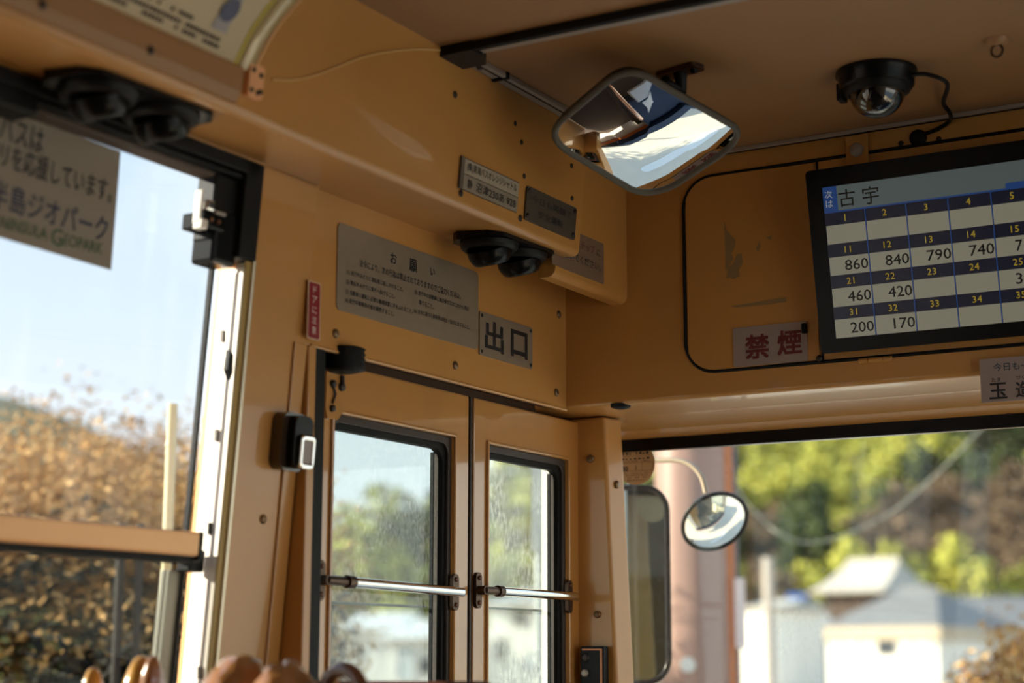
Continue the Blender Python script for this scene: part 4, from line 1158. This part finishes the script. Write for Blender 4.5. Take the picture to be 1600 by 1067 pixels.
b = MB(); b.tube([(-1.60, 2.03, -0.056), (-1.235, 2.03, -0.054), (-1.19, 2.03, -0.075), (-1.18, 2.03, -0.14)], 0.021, 14); b.build('rail_pad', mat('brown rail pad', (0.11, 0.035, 0.02), 0.35), gr, Matrix())
b = MB(); b.tube([(-1.18, 2.03, -0.12), (-1.18, 2.03, -1.25)], 0.016, 12); b.build('rail_post', chrome, gr, Matrix())
b = MB(); b.box((-1.60, 2.025, -1.0), (-1.20, 2.035, -0.10)); b.build('guard_panel', paint, gr, Matrix())

# dashboard and the driver's guard bar: seen in the convex mirror
da = empty('dashboard', Matrix.Translation((-0.4, 2.95, -1.25))); tag(da, 'navy dashboard below the windshield, seen in the convex mirror', 'dashboard')
bpy.context.view_layer.update()
mb = MB(); mb.box((-1.05, 2.72, -1.25), (0.72, 3.25, -0.84)); mb.build('dash_body', navy, da, Matrix(), bevel=0.03, segs=3)
mb = MB(); mb.box((-0.95, 2.62, -0.90), (-0.40, 2.80, -0.78)); mb.build('dash_box', mat('light grey box', (0.55, 0.56, 0.58), 0.5), da, Matrix(), bevel=0.01)
mb = MB(); mb.box((-0.92, 2.84, -0.838), (-0.70, 3.05, -0.832)); mb.build('dash_paper', mat('white paper', (0.8, 0.78, 0.74), 0.6), da, Matrix())
gb = MB(); gb.tube(smooth_path([(-1.05, 3.05, -1.25), (-1.06, 3.0, -0.72), (-1.06, 2.93, -0.62), (-1.06, 2.80, -0.60), (-1.06, 2.50, -0.62), (-1.07, 2.44, -0.70), (-1.07, 2.42, -1.25)], 6), 0.017, 12)
o = gb.build('grab_bar', mat('copper steel bar', (0.80, 0.52, 0.38), 0.25, metal=0.8)); tag(o, 'bent steel grab bar beside the door steps, seen in the convex mirror', 'bar')

# ================================================================== OUTSIDE MIRRORS
# tall side mirror at the front left corner
sc_ = onY(978, 913, 3.72)
sn = V((0.40, -0.90, 0.02)).normalized()
SMF = frame(sc_, V((0.90, 0.40, 0)), (0, 0, 1))
sm = empty('side_mirror', SMF); tag(sm, 'tall black framed side mirror outside the front corner pillar', 'mirror')
bpy.context.view_layer.update()
def onSM(px, py):
    n_ = SMF.to_3x3() @ V((0, 0, 1)); d = ray(px, py); return SMF.inverted() @ (d * (sc_.dot(n_) / d.dot(n_)))
r_ = onSM(1047, 930); t_ = onSM(1000, 758); bt_ = onSM(1000, 1070)
MW = 2 * r_.x; MH = t_.y - bt_.y; my = (t_.y + bt_.y) / 2
b = MB(); b.prism(rrect(MW - 0.012, MH - 0.012, 0.055, 8, 0, my), -0.006, 0.0); b.build('mirror_glass', mirror_d, sm, SMF)
b = MB(); b.tube([(p[0], p[1], -0.002) for p in rrect(MW - 0.010, MH - 0.010, 0.056, 8, 0, my)], 0.0075, 10, closed=True); b.build('mirror_rim', gloss, sm, SMF)
b = MB(); b.prism(rrect(MW - 0.005, MH - 0.005, 0.055, 8, 0, my), -0.05, -0.007); b.build('mirror_housing', blackp, sm, SMF, bevel=0.015)
b = MB(); b.tube([(0, my, -0.03), (0, MH * 0.5 + my - 0.02, -0.05), (0.05, MH * 0.5 + my + 0.10, -0.04)], 0.010, 10); b.tube([(0, my - MH * 0.3, -0.03), (-0.02, my - MH * 0.62, -0.05), (0.02, my - MH * 1.6, -0.30)], 0.012, 10); b.build('mirror_stay', blackp, sm, SMF)
# round convex mirror on its arm
rc_ = onY(1117, 815, 3.70)
rn = V((0.536, -0.495, -0.576)).normalized()
ex = V((0.92, 0.10, 0.30)); ex = (ex - rn * ex.dot(rn)).normalized()
RF = frame(rc_, ex, rn.cross(ex))
rm = empty('round_mirror', RF); tag(rm, 'round convex mirror on a curved arm outside the windshield', 'mirror')
bpy.context.view_layer.update()
RR = 0.077
b = MB(); prf = []
for k in range(13):
    r0 = RR * (1 - k / 12); prf.append((max(r0, 0.0), 0.028 * (1 - (r0 / RR) ** 2)))
b.lathe(prf, seg=40); b.build('mirror_glass', mirror_m, rm, RF)
b = MB(); b.tube([(p[0], p[1], 0.0) for p in circ(RR + 0.001, 40)], 0.005, 8, closed=True); b.build('mirror_rim', blackp, rm, RF)
b = MB(); b.lathe([(RR, -0.002), (RR * 0.9, -0.02), (RR * 0.5, -0.038), (0, -0.042)], seg=32); b.build('mirror_back', gloss, rm, RF)
pts = [onY(*q, 3.70) for q in ((1012, 716), (1030, 719), (1058, 719), (1080, 727), (1096, 745), (1103, 770))]
b = MB(); b.tube(smooth_path(pts, 5), 0.0065, 10); b.build('mirror_arm', mat('scuffed steel arm', (0.34, 0.27, 0.20), 0.4, metal=0.5), rm, Matrix())

# ================================================================== OUTSIDE
GZ = -2.2
def at(px, dist, z=GZ):
    d = ray(px, 1000); h = V((d.x, d.y, 0)).normalized() * dist
    return V((h.x, h.y, z))
def up_at(py, dist):
    """Height above the lens of something seen at row py at that distance."""
    return (1025 - py) / LENS_PX * dist * 1.035
asph = mat('sunlit pale asphalt', (0.50, 0.44, 0.35), 0.85, mottled=[(0.58, 0.52, 0.43), (0.66, 0.60, 0.50)], grime_scale=0.8)
mb = MB(); mb.box((-600, -200, GZ - 0.3), (400, 150, GZ)); struct(mb.build('ground', asph), 'pale sunlit ground around the bus')
linew = mat('white road paint', (0.80, 0.79, 0.76), 0.7)
mb = MB(); mb.box((-3.2, 4.5, GZ), (-2.9, 12, GZ + 0.006)); mb.box((-1.9, 5.2, GZ), (-0.4, 5.6, GZ + 0.006)); struct(mb.build('road_marking', linew), 'white painted road lines ahead of the bus')

# terrain: a wooded slope ahead, lower to the left, with a far ridge
def slope_el(az):
    """Elevation in degrees of the skyline of the slope, by degrees left of straight ahead."""
    pts = [(-30, 2.5), (-2, 3), (5, 9), (10, 13), (22, 13), (27, 9), (30.5, 6.0), (33, 3.6), (37, 3.2), (41, 5.6), (44, 7.4), (47, 8.2), (60, 9)]
    for (a, b_), (c, d) in zip(pts, pts[1:]):
        if a <= az <= c: return b_ + (d - b_) * (az - a) / (c - a)
    return pts[0][1] if az < pts[0][0] else pts[-1][1]
def terrain_z(r, az):
    el = math.tan(math.radians(slope_el(az)))
    far = 1 if az > 39 else 0
    t = min(1, max(0, (r - 158) / (304 if not far else 494)))
    top = el * (462 if not far else 652)
    base = GZ + max(0, 0)
    x = r * math.sin(math.radians(az)); y = r * math.cos(math.radians(az))
    return base + (top - base) * (t ** 1.1) + 5 * noise.noise(V((x * 0.017, y * 0.017, 0))) * t
vs = []; fs = []
NA, NRr = 90, 36
for i in range(NA + 1):
    az = -30 + 100 * i / NA
    for k in range(NRr + 1):
        r = 132 + 800 * (k / NRr)
        a = math.radians(az)
        vs.append((-r * math.sin(a), r * math.cos(a), terrain_z(r, az)))
for i in range(NA):
    for k in range(NRr):
        a = i * (NRr + 1) + k
        fs.append((a, a + 1, a + NRr + 2, a + NRr + 1))
mb = MB(); mb.add(vs, fs, True)
hillm = mat('wooded slope', (0.120, 0.120, 0.042), 0.95, mottled=[(0.012, 0.021, 0.012), (0.060, 0.078, 0.021), (0.180, 0.168, 0.048), (0.180, 0.132, 0.072)], grime_scale=0.055, bump=1.0, bump_scale=0.1)
struct(mb.build('hillside', hillm), 'wooded slope rising behind the houses')

# foliage: one mesh of leaf faces per plant
def foliage_mesh(name, n, rx, rz, leaf, m, seed, clumps=14, zc=0.0, droop=0.0):
    rnd = random.Random(seed)
    vs = []; fs = []
    cl = []
    for _ in range(clumps):
        while True:
            p = V((rnd.uniform(-1, 1), rnd.uniform(-1, 1), rnd.uniform(-1, 1)))
            if 0.25 < p.length < 0.85: break
        cl.append((V((p.x * rx, p.y * rx, p.z * rz)), rnd.uniform(0.30, 0.5)))
    for _ in range(n):
        c, s = rnd.choice(cl)
        d = V((rnd.gauss(0, 1), rnd.gauss(0, 1), rnd.gauss(0, 1))).normalized() * (rnd.random() ** 0.4)
        p = c + V((d.x * rx * s, d.y * rx * s, d.z * rz * s)); p.z += zc
        nrm = (V((d.x, d.y, d.z + 0.4)) + V((rnd.gauss(0, .5), rnd.gauss(0, .5), rnd.gauss(0, .5)))).normalized()
        u = nrm.orthogonal().normalized(); w = nrm.cross(u)
        a = rnd.uniform(0, 6.28); u, w = u * math.cos(a) + w * math.sin(a), w * math.cos(a) - u * math.sin(a)
        l = leaf * rnd.uniform(0.6, 1.4)
        o = len(vs)
        vs += [tuple(p - u * l), tuple(p + w * l * 0.5), tuple(p + u * l), tuple(p - w * l * 0.5)]
        fs.append((o, o + 1, o + 2, o + 3))
    me = bpy.data.meshes.new(name); me.from_pydata(vs, [], fs); me.materials.append(m); me.update()
    return me
gold_g = mat('yellow green leaves', (0.36, 0.33, 0.06), 0.7, spec=0.12, mottled=[(0.26, 0.29, 0.05), (0.50, 0.46, 0.10)], grime_scale=0.5)
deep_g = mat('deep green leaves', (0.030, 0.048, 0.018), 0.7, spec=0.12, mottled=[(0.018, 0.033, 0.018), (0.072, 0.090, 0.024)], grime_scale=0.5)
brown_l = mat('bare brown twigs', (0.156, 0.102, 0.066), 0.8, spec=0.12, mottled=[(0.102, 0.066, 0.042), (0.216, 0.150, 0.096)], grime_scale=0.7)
dry_l = mat('dry golden leaves', (0.50, 0.29, 0.10), 0.7, spec=0.12, mottled=[(0.34, 0.17, 0.045), (0.74, 0.46, 0.18)], grime_scale=3)
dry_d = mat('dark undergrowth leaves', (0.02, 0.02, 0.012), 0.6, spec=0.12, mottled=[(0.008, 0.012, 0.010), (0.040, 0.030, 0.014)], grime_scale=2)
mid_g = mat('olive leaves', (0.112, 0.120, 0.040), 0.7, spec=0.12, mottled=[(0.064, 0.080, 0.028), (0.176, 0.176, 0.064)], grime_scale=1)
bark = mat('brown bark', (0.12, 0.08, 0.05), 0.9)
def plant(name, kind, label, cat, group, n, rx, rz, leaf, m, seed, trunk_h, trunk_r, clumps=14):
    o = empty(name, Matrix()); tag(o, label, cat, group)
    f = bpy.data.objects.new('foliage', foliage_mesh('foliage', n, rx, rz, leaf, m, seed, clumps, trunk_h + rz * 0.7)); COL.objects.link(f); f.parent = o; f['kind'] = 'stuff'
    b = MB(); b.tube([(0, 0, -1.5), (0.05, 0, trunk_h * 0.5), (-0.05, 0.05, trunk_h + rz * 0.6)], [trunk_r, trunk_r * 0.8, trunk_r * 0.4], 7); b.build('trunk', bark, o)
    return o
def put(o, p, rz=0.0, s=1.0, first=False, label=None):
    c = o if first else copy_tree(o)
    c.matrix_world = Matrix.Translation(p) @ Matrix.Rotation(rz, 4, 'Z') @ Matrix.Scale(s, 4)
    if label: c['label'] = label
    return c
protos = [
    plant('tree', 0, 'sunlit yellow-green tree on the wooded slope behind the houses', 'tree', 'yellow-green trees on the slope', 1500, 3.2, 3.4, 0.34, gold_g, 11, 2.0, 0.25),
    plant('tree', 1, 'dark green tree on the wooded slope behind the houses', 'tree', 'dark green trees on the slope', 1300, 2.6, 4.2, 0.34, deep_g, 12, 2.0, 0.25),
    plant('tree', 2, 'bare brown tree on the wooded slope behind the houses', 'tree', 'bare brown trees on the slope', 1300, 3.2, 3.0, 0.26, brown_l, 13, 2.0, 0.25)]
used = [True, True, True]
rnd = random.Random(21)
def blob(px, py, lst):
    return any(((px - a) / c) ** 2 + ((py - b_) / d) ** 2 < 1 for a, b_, c, d in lst)
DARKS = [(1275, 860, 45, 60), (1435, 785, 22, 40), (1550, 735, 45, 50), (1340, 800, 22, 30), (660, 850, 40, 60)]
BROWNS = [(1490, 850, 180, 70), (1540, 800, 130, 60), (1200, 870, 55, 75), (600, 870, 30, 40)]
ORD = ['first', 'second', 'third', 'fourth', 'fifth', 'sixth', 'seventh', 'eighth', 'ninth', 'tenth', 'eleventh', 'twelfth', 'thirteenth', 'fourteenth', 'fifteenth', 'sixteenth', 'seventeenth', 'eighteenth', 'nineteenth', 'twentieth']
KIND = ['yellow-green', 'dark green', 'bare brown']
def pane_of(px):
    return 'rear door pane' if 490 < px < 705 else 'front door pane' if 740 < px < 905 else 'windshield' if 950 < px < 1650 else None
for row in range(13):
    r = 170 + row * 7
    az = 5.0 + rnd.uniform(0, 2)
    spots = []
    while az < 39:
        a = math.radians(az)
        rr = r + rnd.uniform(-3, 3)
        sc_ = rnd.uniform(0.95, 1.55); rot = rnd.uniform(0, 6.28); dice = rnd.random()
        p = V((-rr * math.sin(a), rr * math.cos(a), terrain_z(rr, az) - 1.0))
        px_ = 800 + LENS_PX * math.tan(math.radians(30.46 - az)); py_ = 1025 - LENS_PX * (p.z + 6.5) / rr
        if pane_of(px_) and py_ > 600 and not (31.2 < az < 36.5 and row > 5):
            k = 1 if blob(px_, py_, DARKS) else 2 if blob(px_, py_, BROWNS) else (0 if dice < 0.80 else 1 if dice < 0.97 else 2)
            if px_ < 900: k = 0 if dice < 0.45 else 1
            spots.append((px_, k, p, rot, sc_))
        az += rnd.uniform(1.15, 1.9) * 160 / r
    spots.sort(key=lambda t: t[0])
    seen = {}
    for px_, k, p, rot, sc_ in spots:
        w = pane_of(px_); seen[w] = seen.get(w, 0) + 1
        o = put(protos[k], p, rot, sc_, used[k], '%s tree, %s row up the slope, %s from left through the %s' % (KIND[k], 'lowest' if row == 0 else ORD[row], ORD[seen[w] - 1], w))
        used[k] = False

for px_, k, sc_, lab in ((560, 0, 1.45, 'rounded yellow-green tree behind the white houses, left half of the rear door pane'), (612, 0, 1.62, 'tallest yellow-green tree behind the white houses in the rear door pane'), (668, 1, 1.50, 'dark green tree behind the white houses, right side of the rear door pane'), (790, 0, 1.9, 'yellow-green tree behind the white house in the front door pane'), (838, 1, 1.8, 'dark green tree behind the white house in the front door pane')):
    put(protos[k], at(px_, 140), px_ * 0.7, sc_ * 1.25, False, lab)

# houses
wallw = mat('white plaster', (0.640, 0.616, 0.576), 0.8)
wallc = mat('cream plaster', (0.570, 0.495, 0.390), 0.8)
wallg = mat('grey siding', (0.075, 0.07, 0.07), 0.8)  # shade of an unlit side wall is put into this grey
roofg = mat('grey roof tiles', (0.143, 0.143, 0.149), 0.6, grime=0.3, grime_scale=1.5)
roofl = mat('pale grey metal roof', (0.286, 0.292, 0.286), 0.5)
roofw = mat('pale weathered tiles', (0.396, 0.360, 0.318), 0.6)
paneb = mat('dark window glass', (0.03, 0.035, 0.045), 0.15)
fasc = mat('beige fascia boards', (0.372, 0.300, 0.216), 0.7)
def house(label, pxl, pxr, y_eave, y_ridge, dist, yawd, depth, mw, mr, windows=(), hip=0.3, over=0.5, cat='house', base=GZ - 1.5, ridge_shift=0.0, sag=0.0, eave=0.02):
    """House whose front runs between two columns of the view at a distance, turned by yawd about its left corner."""
    dist *= 3
    A = at(pxl, dist); W = (at(pxr, dist) - A).length
    u = (at(pxr, dist) - A).normalized(); u = Matrix.Rotation(math.radians(yawd), 3, 'Z') @ u
    W = W / max(0.5, math.cos(math.radians(yawd)))
    ze = up_at(y_eave, dist); zr = up_at(y_ridge, dist)
    M = frame((A.x, A.y, 0), u, V((0, 0, 1)).cross(u))
    o = empty('house', M @ Matrix.Translation((0, 0, base))); tag(o, label, cat)
    bpy.context.view_layer.update()
    def part(b, name, m, par=o, **k): return b.build(name, m, par, M, **k)
    b = MB(); b.box((0, 0, base), (W, depth, ze)); part(b, 'wall', mw)
    b = MB(); b.box((-over, -over, ze - eave), (W + over, depth + over, ze + 0.14)); part(b, 'eaves', fasc)
    h = hip * W
    x0, x1, y0, y1 = -over, W + over, -over, depth + over
    ym = (y0 + y1) / 2
    NX = 8 if sag else 1
    b = MB()
    R0, R1 = (x0 + h + ridge_shift, ym, zr), (x1 - h + ridge_shift, ym, zr)
    lo = [(x0, y0, ze + 0.12), (x1, y0, ze + 0.12), (x1, y1, ze + 0.12), (x0, y1, ze + 0.12)]
    if sag:
        prof_ = []
        for k in range(7):
            f = k / 6; g = f ** 1.0 - sag * math.sin(math.pi * f)
            prof_.append((f, g))
        vs = []
        for f, g in prof_:
            z = ze + 0.12 + (zr - ze - 0.12) * g
            vs += [(x0 + h * f, y0 + (ym - y0) * f, z), (x1 - h * f, y0 + (ym - y0) * f, z), (x1 - h * f, y1 - (y1 - ym) * f, z), (x0 + h * f, y1 - (y1 - ym) * f, z)]
        fs = []
        for k in range(6):
            for i in range(4):
                j = (i + 1) % 4; fs.append((4 * k + i, 4 * k + j, 4 * k + 4 + j, 4 * k + 4 + i))
        b.add(vs, fs)
        part(b, 'roof', mr)
        b = MB(); b.box((x0 + h, ym - 0.15, zr - 0.1), (x1 - h, ym + 0.15, zr + 0.25)); part(b, 'ridge', mr)
    else:
        b.add(lo + [R0, R1], [(0, 1, 5, 4), (1, 2, 5), (2, 3, 4, 5), (3, 0, 4), (3, 2, 1, 0)])
        part(b, 'roof', mr)
        b = MB(); b.box((R0[0], ym - 0.12, zr - 0.08), (R1[0], ym + 0.12, zr + 0.12)); part(b, 'ridge', mr)
    for (a, c, ya, yb, mm_) in windows:
        ua = (a - pxl) / (pxr - pxl) * W; uc = (c - pxl) / (pxr - pxl) * W
        za, zb = up_at(yb, dist), up_at(ya, dist)
        b = MB(); b.ring([(ua - 0.06, za - 0.06), (uc + 0.06, za - 0.06), (uc + 0.06, zb + 0.06), (ua - 0.06, zb + 0.06)], [(ua, za), (uc, za), (uc, zb), (ua, zb)], 0, 0.08)
        MM = M @ frame((0, -0.0, 0), (1, 0, 0), (0, 0, 1))
        w_ = b.build('window', alu if mm_ is paneb else wallw, o, MM)
        b = MB(); b.prism([(ua, za), (uc, za), (uc, zb), (ua, zb)], 0.0, 0.03); b.build('pane', mm_, w_, MM)
    return o
house('cream house with a grey hipped roof and beige eaves, right of the utility pole', 1292, 1462, 986, 925, 38, -30, 10, wallw, roofg,
      ((1372, 1402, 1002, 1022, paneb), (1318, 1340, 992, 1018, wallw), (1402, 1422, 992, 1030, wallw), (1428, 1452, 990, 1030, wallw)), hip=0.38, over=0.35, eave=0.65)
house('white gabled shed with a pale grey roof just right of the utility pole', 1158, 1212, 958, 944, 34, -35, 5, wallw, roofl, (), hip=0.1, over=0.3)
house('house with shaded grey side and pale roof between the white shed and the cream house', 1212, 1296, 980, 946, 43, 4, 7, wallg, roofl,
      ((1216, 1234, 1010, 1050, mat('pale blue door', (0.45, 0.52, 0.58), 0.6)), (1258, 1282, 992, 1030, paneb)), hip=0.2, over=0.4)
house('temple-like hall with a curved pale roof below the trees', 1290, 1372, 934, 884, 52, -28, 9, mat('dark timber wall', (0.06, 0.035, 0.025), 0.8), roofw, (), hip=0.22, over=1.1, sag=0.10, base=-2.5)
house('low dark-walled house with a wide grey roof at the right edge', 1462, 1660, 990, 936, 40, 6, 9, mat('rose grey wall', (0.42, 0.30, 0.26), 0.8), roofg,
      ((1470, 1500, 992, 1008, paneb), (1530, 1580, 992, 1012, paneb)), hip=0.3, over=0.9)
house('long pale grey roofed house behind at the right edge', 1500, 1700, 952, 922, 58, 0, 9, wallc, roofl, ((1540, 1560, 955, 970, paneb),), hip=0.1, over=0.6, base=-3)
house('small shed with a blue tarpaulin roof behind the pale roofs', 1232, 1262, 944, 934, 48, 0, 4, wallg, mat('blue tarpaulin', (0.06, 0.14, 0.42), 0.5), (), hip=0.1, over=0.2)
house('white house with a pale roof seen low through the rear door leaf', 530, 610, 990, 962, 30, -18, 8, wallw, mat('white roof sheet', (0.72, 0.72, 0.70), 0.5), ((548, 562, 1010, 1030, paneb),), hip=0.15, over=0.6)
house('white and grey house at the lower right of the rear door pane', 606, 690, 1004, 974, 26, -20, 7, wallw, mat('white roof sheet', (0.72, 0.72, 0.70), 0.5), ((622, 646, 1012, 1060, mat('grey shutter', (0.42, 0.46, 0.48), 0.6)), (655, 676, 1030, 1050, paneb)), hip=0.2, over=0.6)
house('white house seen through the front door leaf', 765, 850, 955, 925, 26, -20, 7, wallw, roofl, ((775, 790, 1000, 1030, paneb), (805, 822, 960, 980, paneb), (822, 845, 1020, 1050, mat('grey shutter', (0.42, 0.46, 0.48), 0.6))), hip=0.2, over=0.5)

# utility pole close ahead
pc = at(1088, 8.2)
pm = mat('pinkish painted pole', (0.26, 0.155, 0.13), 0.35, coat=0.15)
up = empty('utility_pole', Matrix.Translation(pc)); tag(up, 'thick pinkish utility pole close ahead, seen behind the outside mirrors', 'pole')
bpy.context.view_layer.update()
b = MB(); b.lathe([(0.195, 0), (0.165, 7.5)], seg=32); b.build('pole_shaft', pm, up, Matrix.Translation(pc))
c = at(1139, 8.12)
b = MB(); b.tube([(c.x, c.y, GZ), (c.x, c.y, GZ + 7)], 0.032, 12); b.build('conduit_pipe', mat('orange tube paint', (0.42, 0.12, 0.03), 0.5), up, Matrix())  # thin orange upright tube along the right side of the shaft
c = at(1151, 8.16)
b = MB(); b.tube([(c.x, c.y, GZ), (c.x, c.y, GZ + 7)], 0.018, 10); b.build('cable_guard', mat('dark grey guard', (0.10, 0.09, 0.11), 0.5), up, Matrix())
c = at(1157, 8.1, up_at(962, 8.1)); d_ = at(1157, 1, 0).normalized()
b = MB(); b.box((-0.024, -0.16, 0), (0.024, 0.16, 0.01)); b.build('pole_plate', mat('pinkish white plate', (0.66, 0.55, 0.54), 0.5), up, frame(c, cR, (0, 0, 1)), bevel=0.004)
c = at(1074, 8.02, up_at(1037, 8.0))
b = MB(); b.prism(circ(0.034, 20), 0, 0.012); b.build('pole_tag', wallw, up, frame(c, V((0.86, 0.5, 0)), (0, 0, 1)))
# concrete pole, and a tube added for a pale reflection streak on the windshield
c = at(1203, 30); b = MB(); b.tube([(c.x, c.y, GZ), (c.x, c.y, up_at(880, 30))], 0.10, 10); o = b.build('concrete_post', mat('grey concrete', (0.34, 0.30, 0.27), 0.9)); tag(o, 'short grey concrete post in front of the slope, right of the utility pole', 'post')
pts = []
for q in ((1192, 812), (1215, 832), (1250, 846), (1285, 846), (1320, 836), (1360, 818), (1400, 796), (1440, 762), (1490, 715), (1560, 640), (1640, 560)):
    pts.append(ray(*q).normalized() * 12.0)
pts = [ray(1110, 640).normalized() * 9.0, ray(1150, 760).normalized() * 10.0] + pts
b = MB(); b.tube(smooth_path(pts, 5), 0.006, 8); o = b.build('overhead_cable', mat('pale grey streak', (0.20, 0.21, 0.18), 0.7)); tag(o, 'pale reflection streak curving across the wooded slope', 'line')
# grey board seen through the front door leaf
c = at(841, 6.2); b = MB(); b.box((-0.024, 0.0, -0.03), (0.024, 0.33, 0.0)); o = b.build('sign_board', mat('pale grey board', (0.50, 0.53, 0.52), 0.6), None, frame((c.x, c.y, up_at(870, 6.2)), cR, (0, 0, 1))); tag(o, 'narrow pale grey board on a post outside the front door leaf', 'board')
b = MB(); b.tube([(0, 0, -0.015), (0, -3.0, -0.015)], 0.012, 8); b.build('board_post', mat('pale grey board', (0.5, 0.53, 0.52), 0.6), o)

# plants by the side window
bush = plant('dry_bush', 0, 'tall dry golden bush outside the left window', 'bush', 'dry golden bushes outside the left window', 12000, 0.9, 0.85, 0.017, dry_l, 31, 1.55, 0.03, 26)
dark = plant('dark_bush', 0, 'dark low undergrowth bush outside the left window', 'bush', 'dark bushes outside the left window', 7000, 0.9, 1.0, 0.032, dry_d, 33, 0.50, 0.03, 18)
olive = plant('olive_bush', 0, 'olive green bush among the dry bushes outside the left window', 'bush', 'olive bushes outside the left window', 5000, 0.7, 0.7, 0.028, mid_g, 35, 1.3, 0.03, 14)
rnd = random.Random(5)
def rowput(o, items, text):
    for n, (px, dist, sc) in enumerate(items):
        put(o, at(px, dist), rnd.uniform(0, 6), sc, text is not None and n == 0 and not o.get('used'), text % ORD[n])
        o['used'] = 1
rowput(bush, ((-60, 7.2, 1.02), (40, 7.0, 1.0), (120, 7.4, 1.06), (205, 7.1, 1.0), (280, 7.6, 1.02)), 'tall dry golden bush, %s from left in the nearer row outside the side window')
rowput(bush, ((-10, 8.6, 1.12), (90, 8.8, 1.1), (180, 8.6, 1.14), (260, 9.0, 1.12)), 'tall dry golden bush, %s from left in the farther row outside the side window')
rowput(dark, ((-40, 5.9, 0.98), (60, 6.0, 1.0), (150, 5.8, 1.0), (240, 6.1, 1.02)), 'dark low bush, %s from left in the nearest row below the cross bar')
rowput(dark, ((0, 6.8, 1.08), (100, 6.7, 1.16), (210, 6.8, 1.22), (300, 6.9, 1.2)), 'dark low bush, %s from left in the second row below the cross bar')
rowput(olive, ((-60, 9.0, 1.2), (10, 9.8, 1.2), (60, 6.6, 0.95), (110, 9.6, 1.25)), 'olive green bush, %s from left among the dry bushes outside the side window')
for o in SC.objects:
    if 'used' in o: del o['used']
# bamboo cane, two dark stakes
def cane(px, dist, ytop, r, m, name, label, cat, ybase=None):
    c = at(px, dist); b = MB()
    zt = up_at(ytop, dist); z = GZ
    b.tube([(c.x, c.y, z), (c.x, c.y, zt)], r, 10)
    if 'bamboo' in name:
        k = z + 0.2
        while k < zt: b.lathe([(r, -0.008), (r * 1.12, 0), (r, 0.008)], (c.x, c.y, k), 10); k += 0.28
    o = b.build(name, m); tag(o, label, cat); return o
cane(256, 4.4, 655, 0.013, mat('pale bamboo', (0.62, 0.55, 0.32), 0.4), 'bamboo_cane', 'upright pale yellow bamboo cane outside the left window', 'cane')
cane(183, 5.3, 835, 0.014, mat('dark stake', (0.03, 0.025, 0.02), 0.8), 'wooden_stake', 'dark upright stake below the cross bar, left of its twin', 'stake')
cane(213, 5.3, 835, 0.012, mat('dark stake', (0.03, 0.025, 0.02), 0.8), 'wooden_stake', 'dark upright stake below the cross bar, nearer the bamboo cane', 'stake')
# dried plants before the windshield at the lower right
dp = plant('dried_plant', 0, 'golden brown dried plant at the lower right of the windshield', 'plant', 'dried plants at the lower right', 1500, 0.36, 0.50, 0.03, dry_l, 41, 1.35, 0.02, 12)
first = True
for px, dist, sc in ((1512, 9.0, 0.98), (1548, 8.4, 0.98), (1585, 8.8, 1.05), (1622, 8.4, 1.08)):
    put(dp, at(px, dist), rnd.uniform(0, 6), sc, first, 'golden brown dried plant, %s from left at the lower right of the windshield' % ORD[(1512, 1548, 1585, 1622).index(px)]); first = False

# ------------------------------------------------------------------ lift everything so the bus floor is z = 0
bpy.context.view_layer.update()
for o in SC.objects:
    if o.parent is None:
        o.location.z += EYE
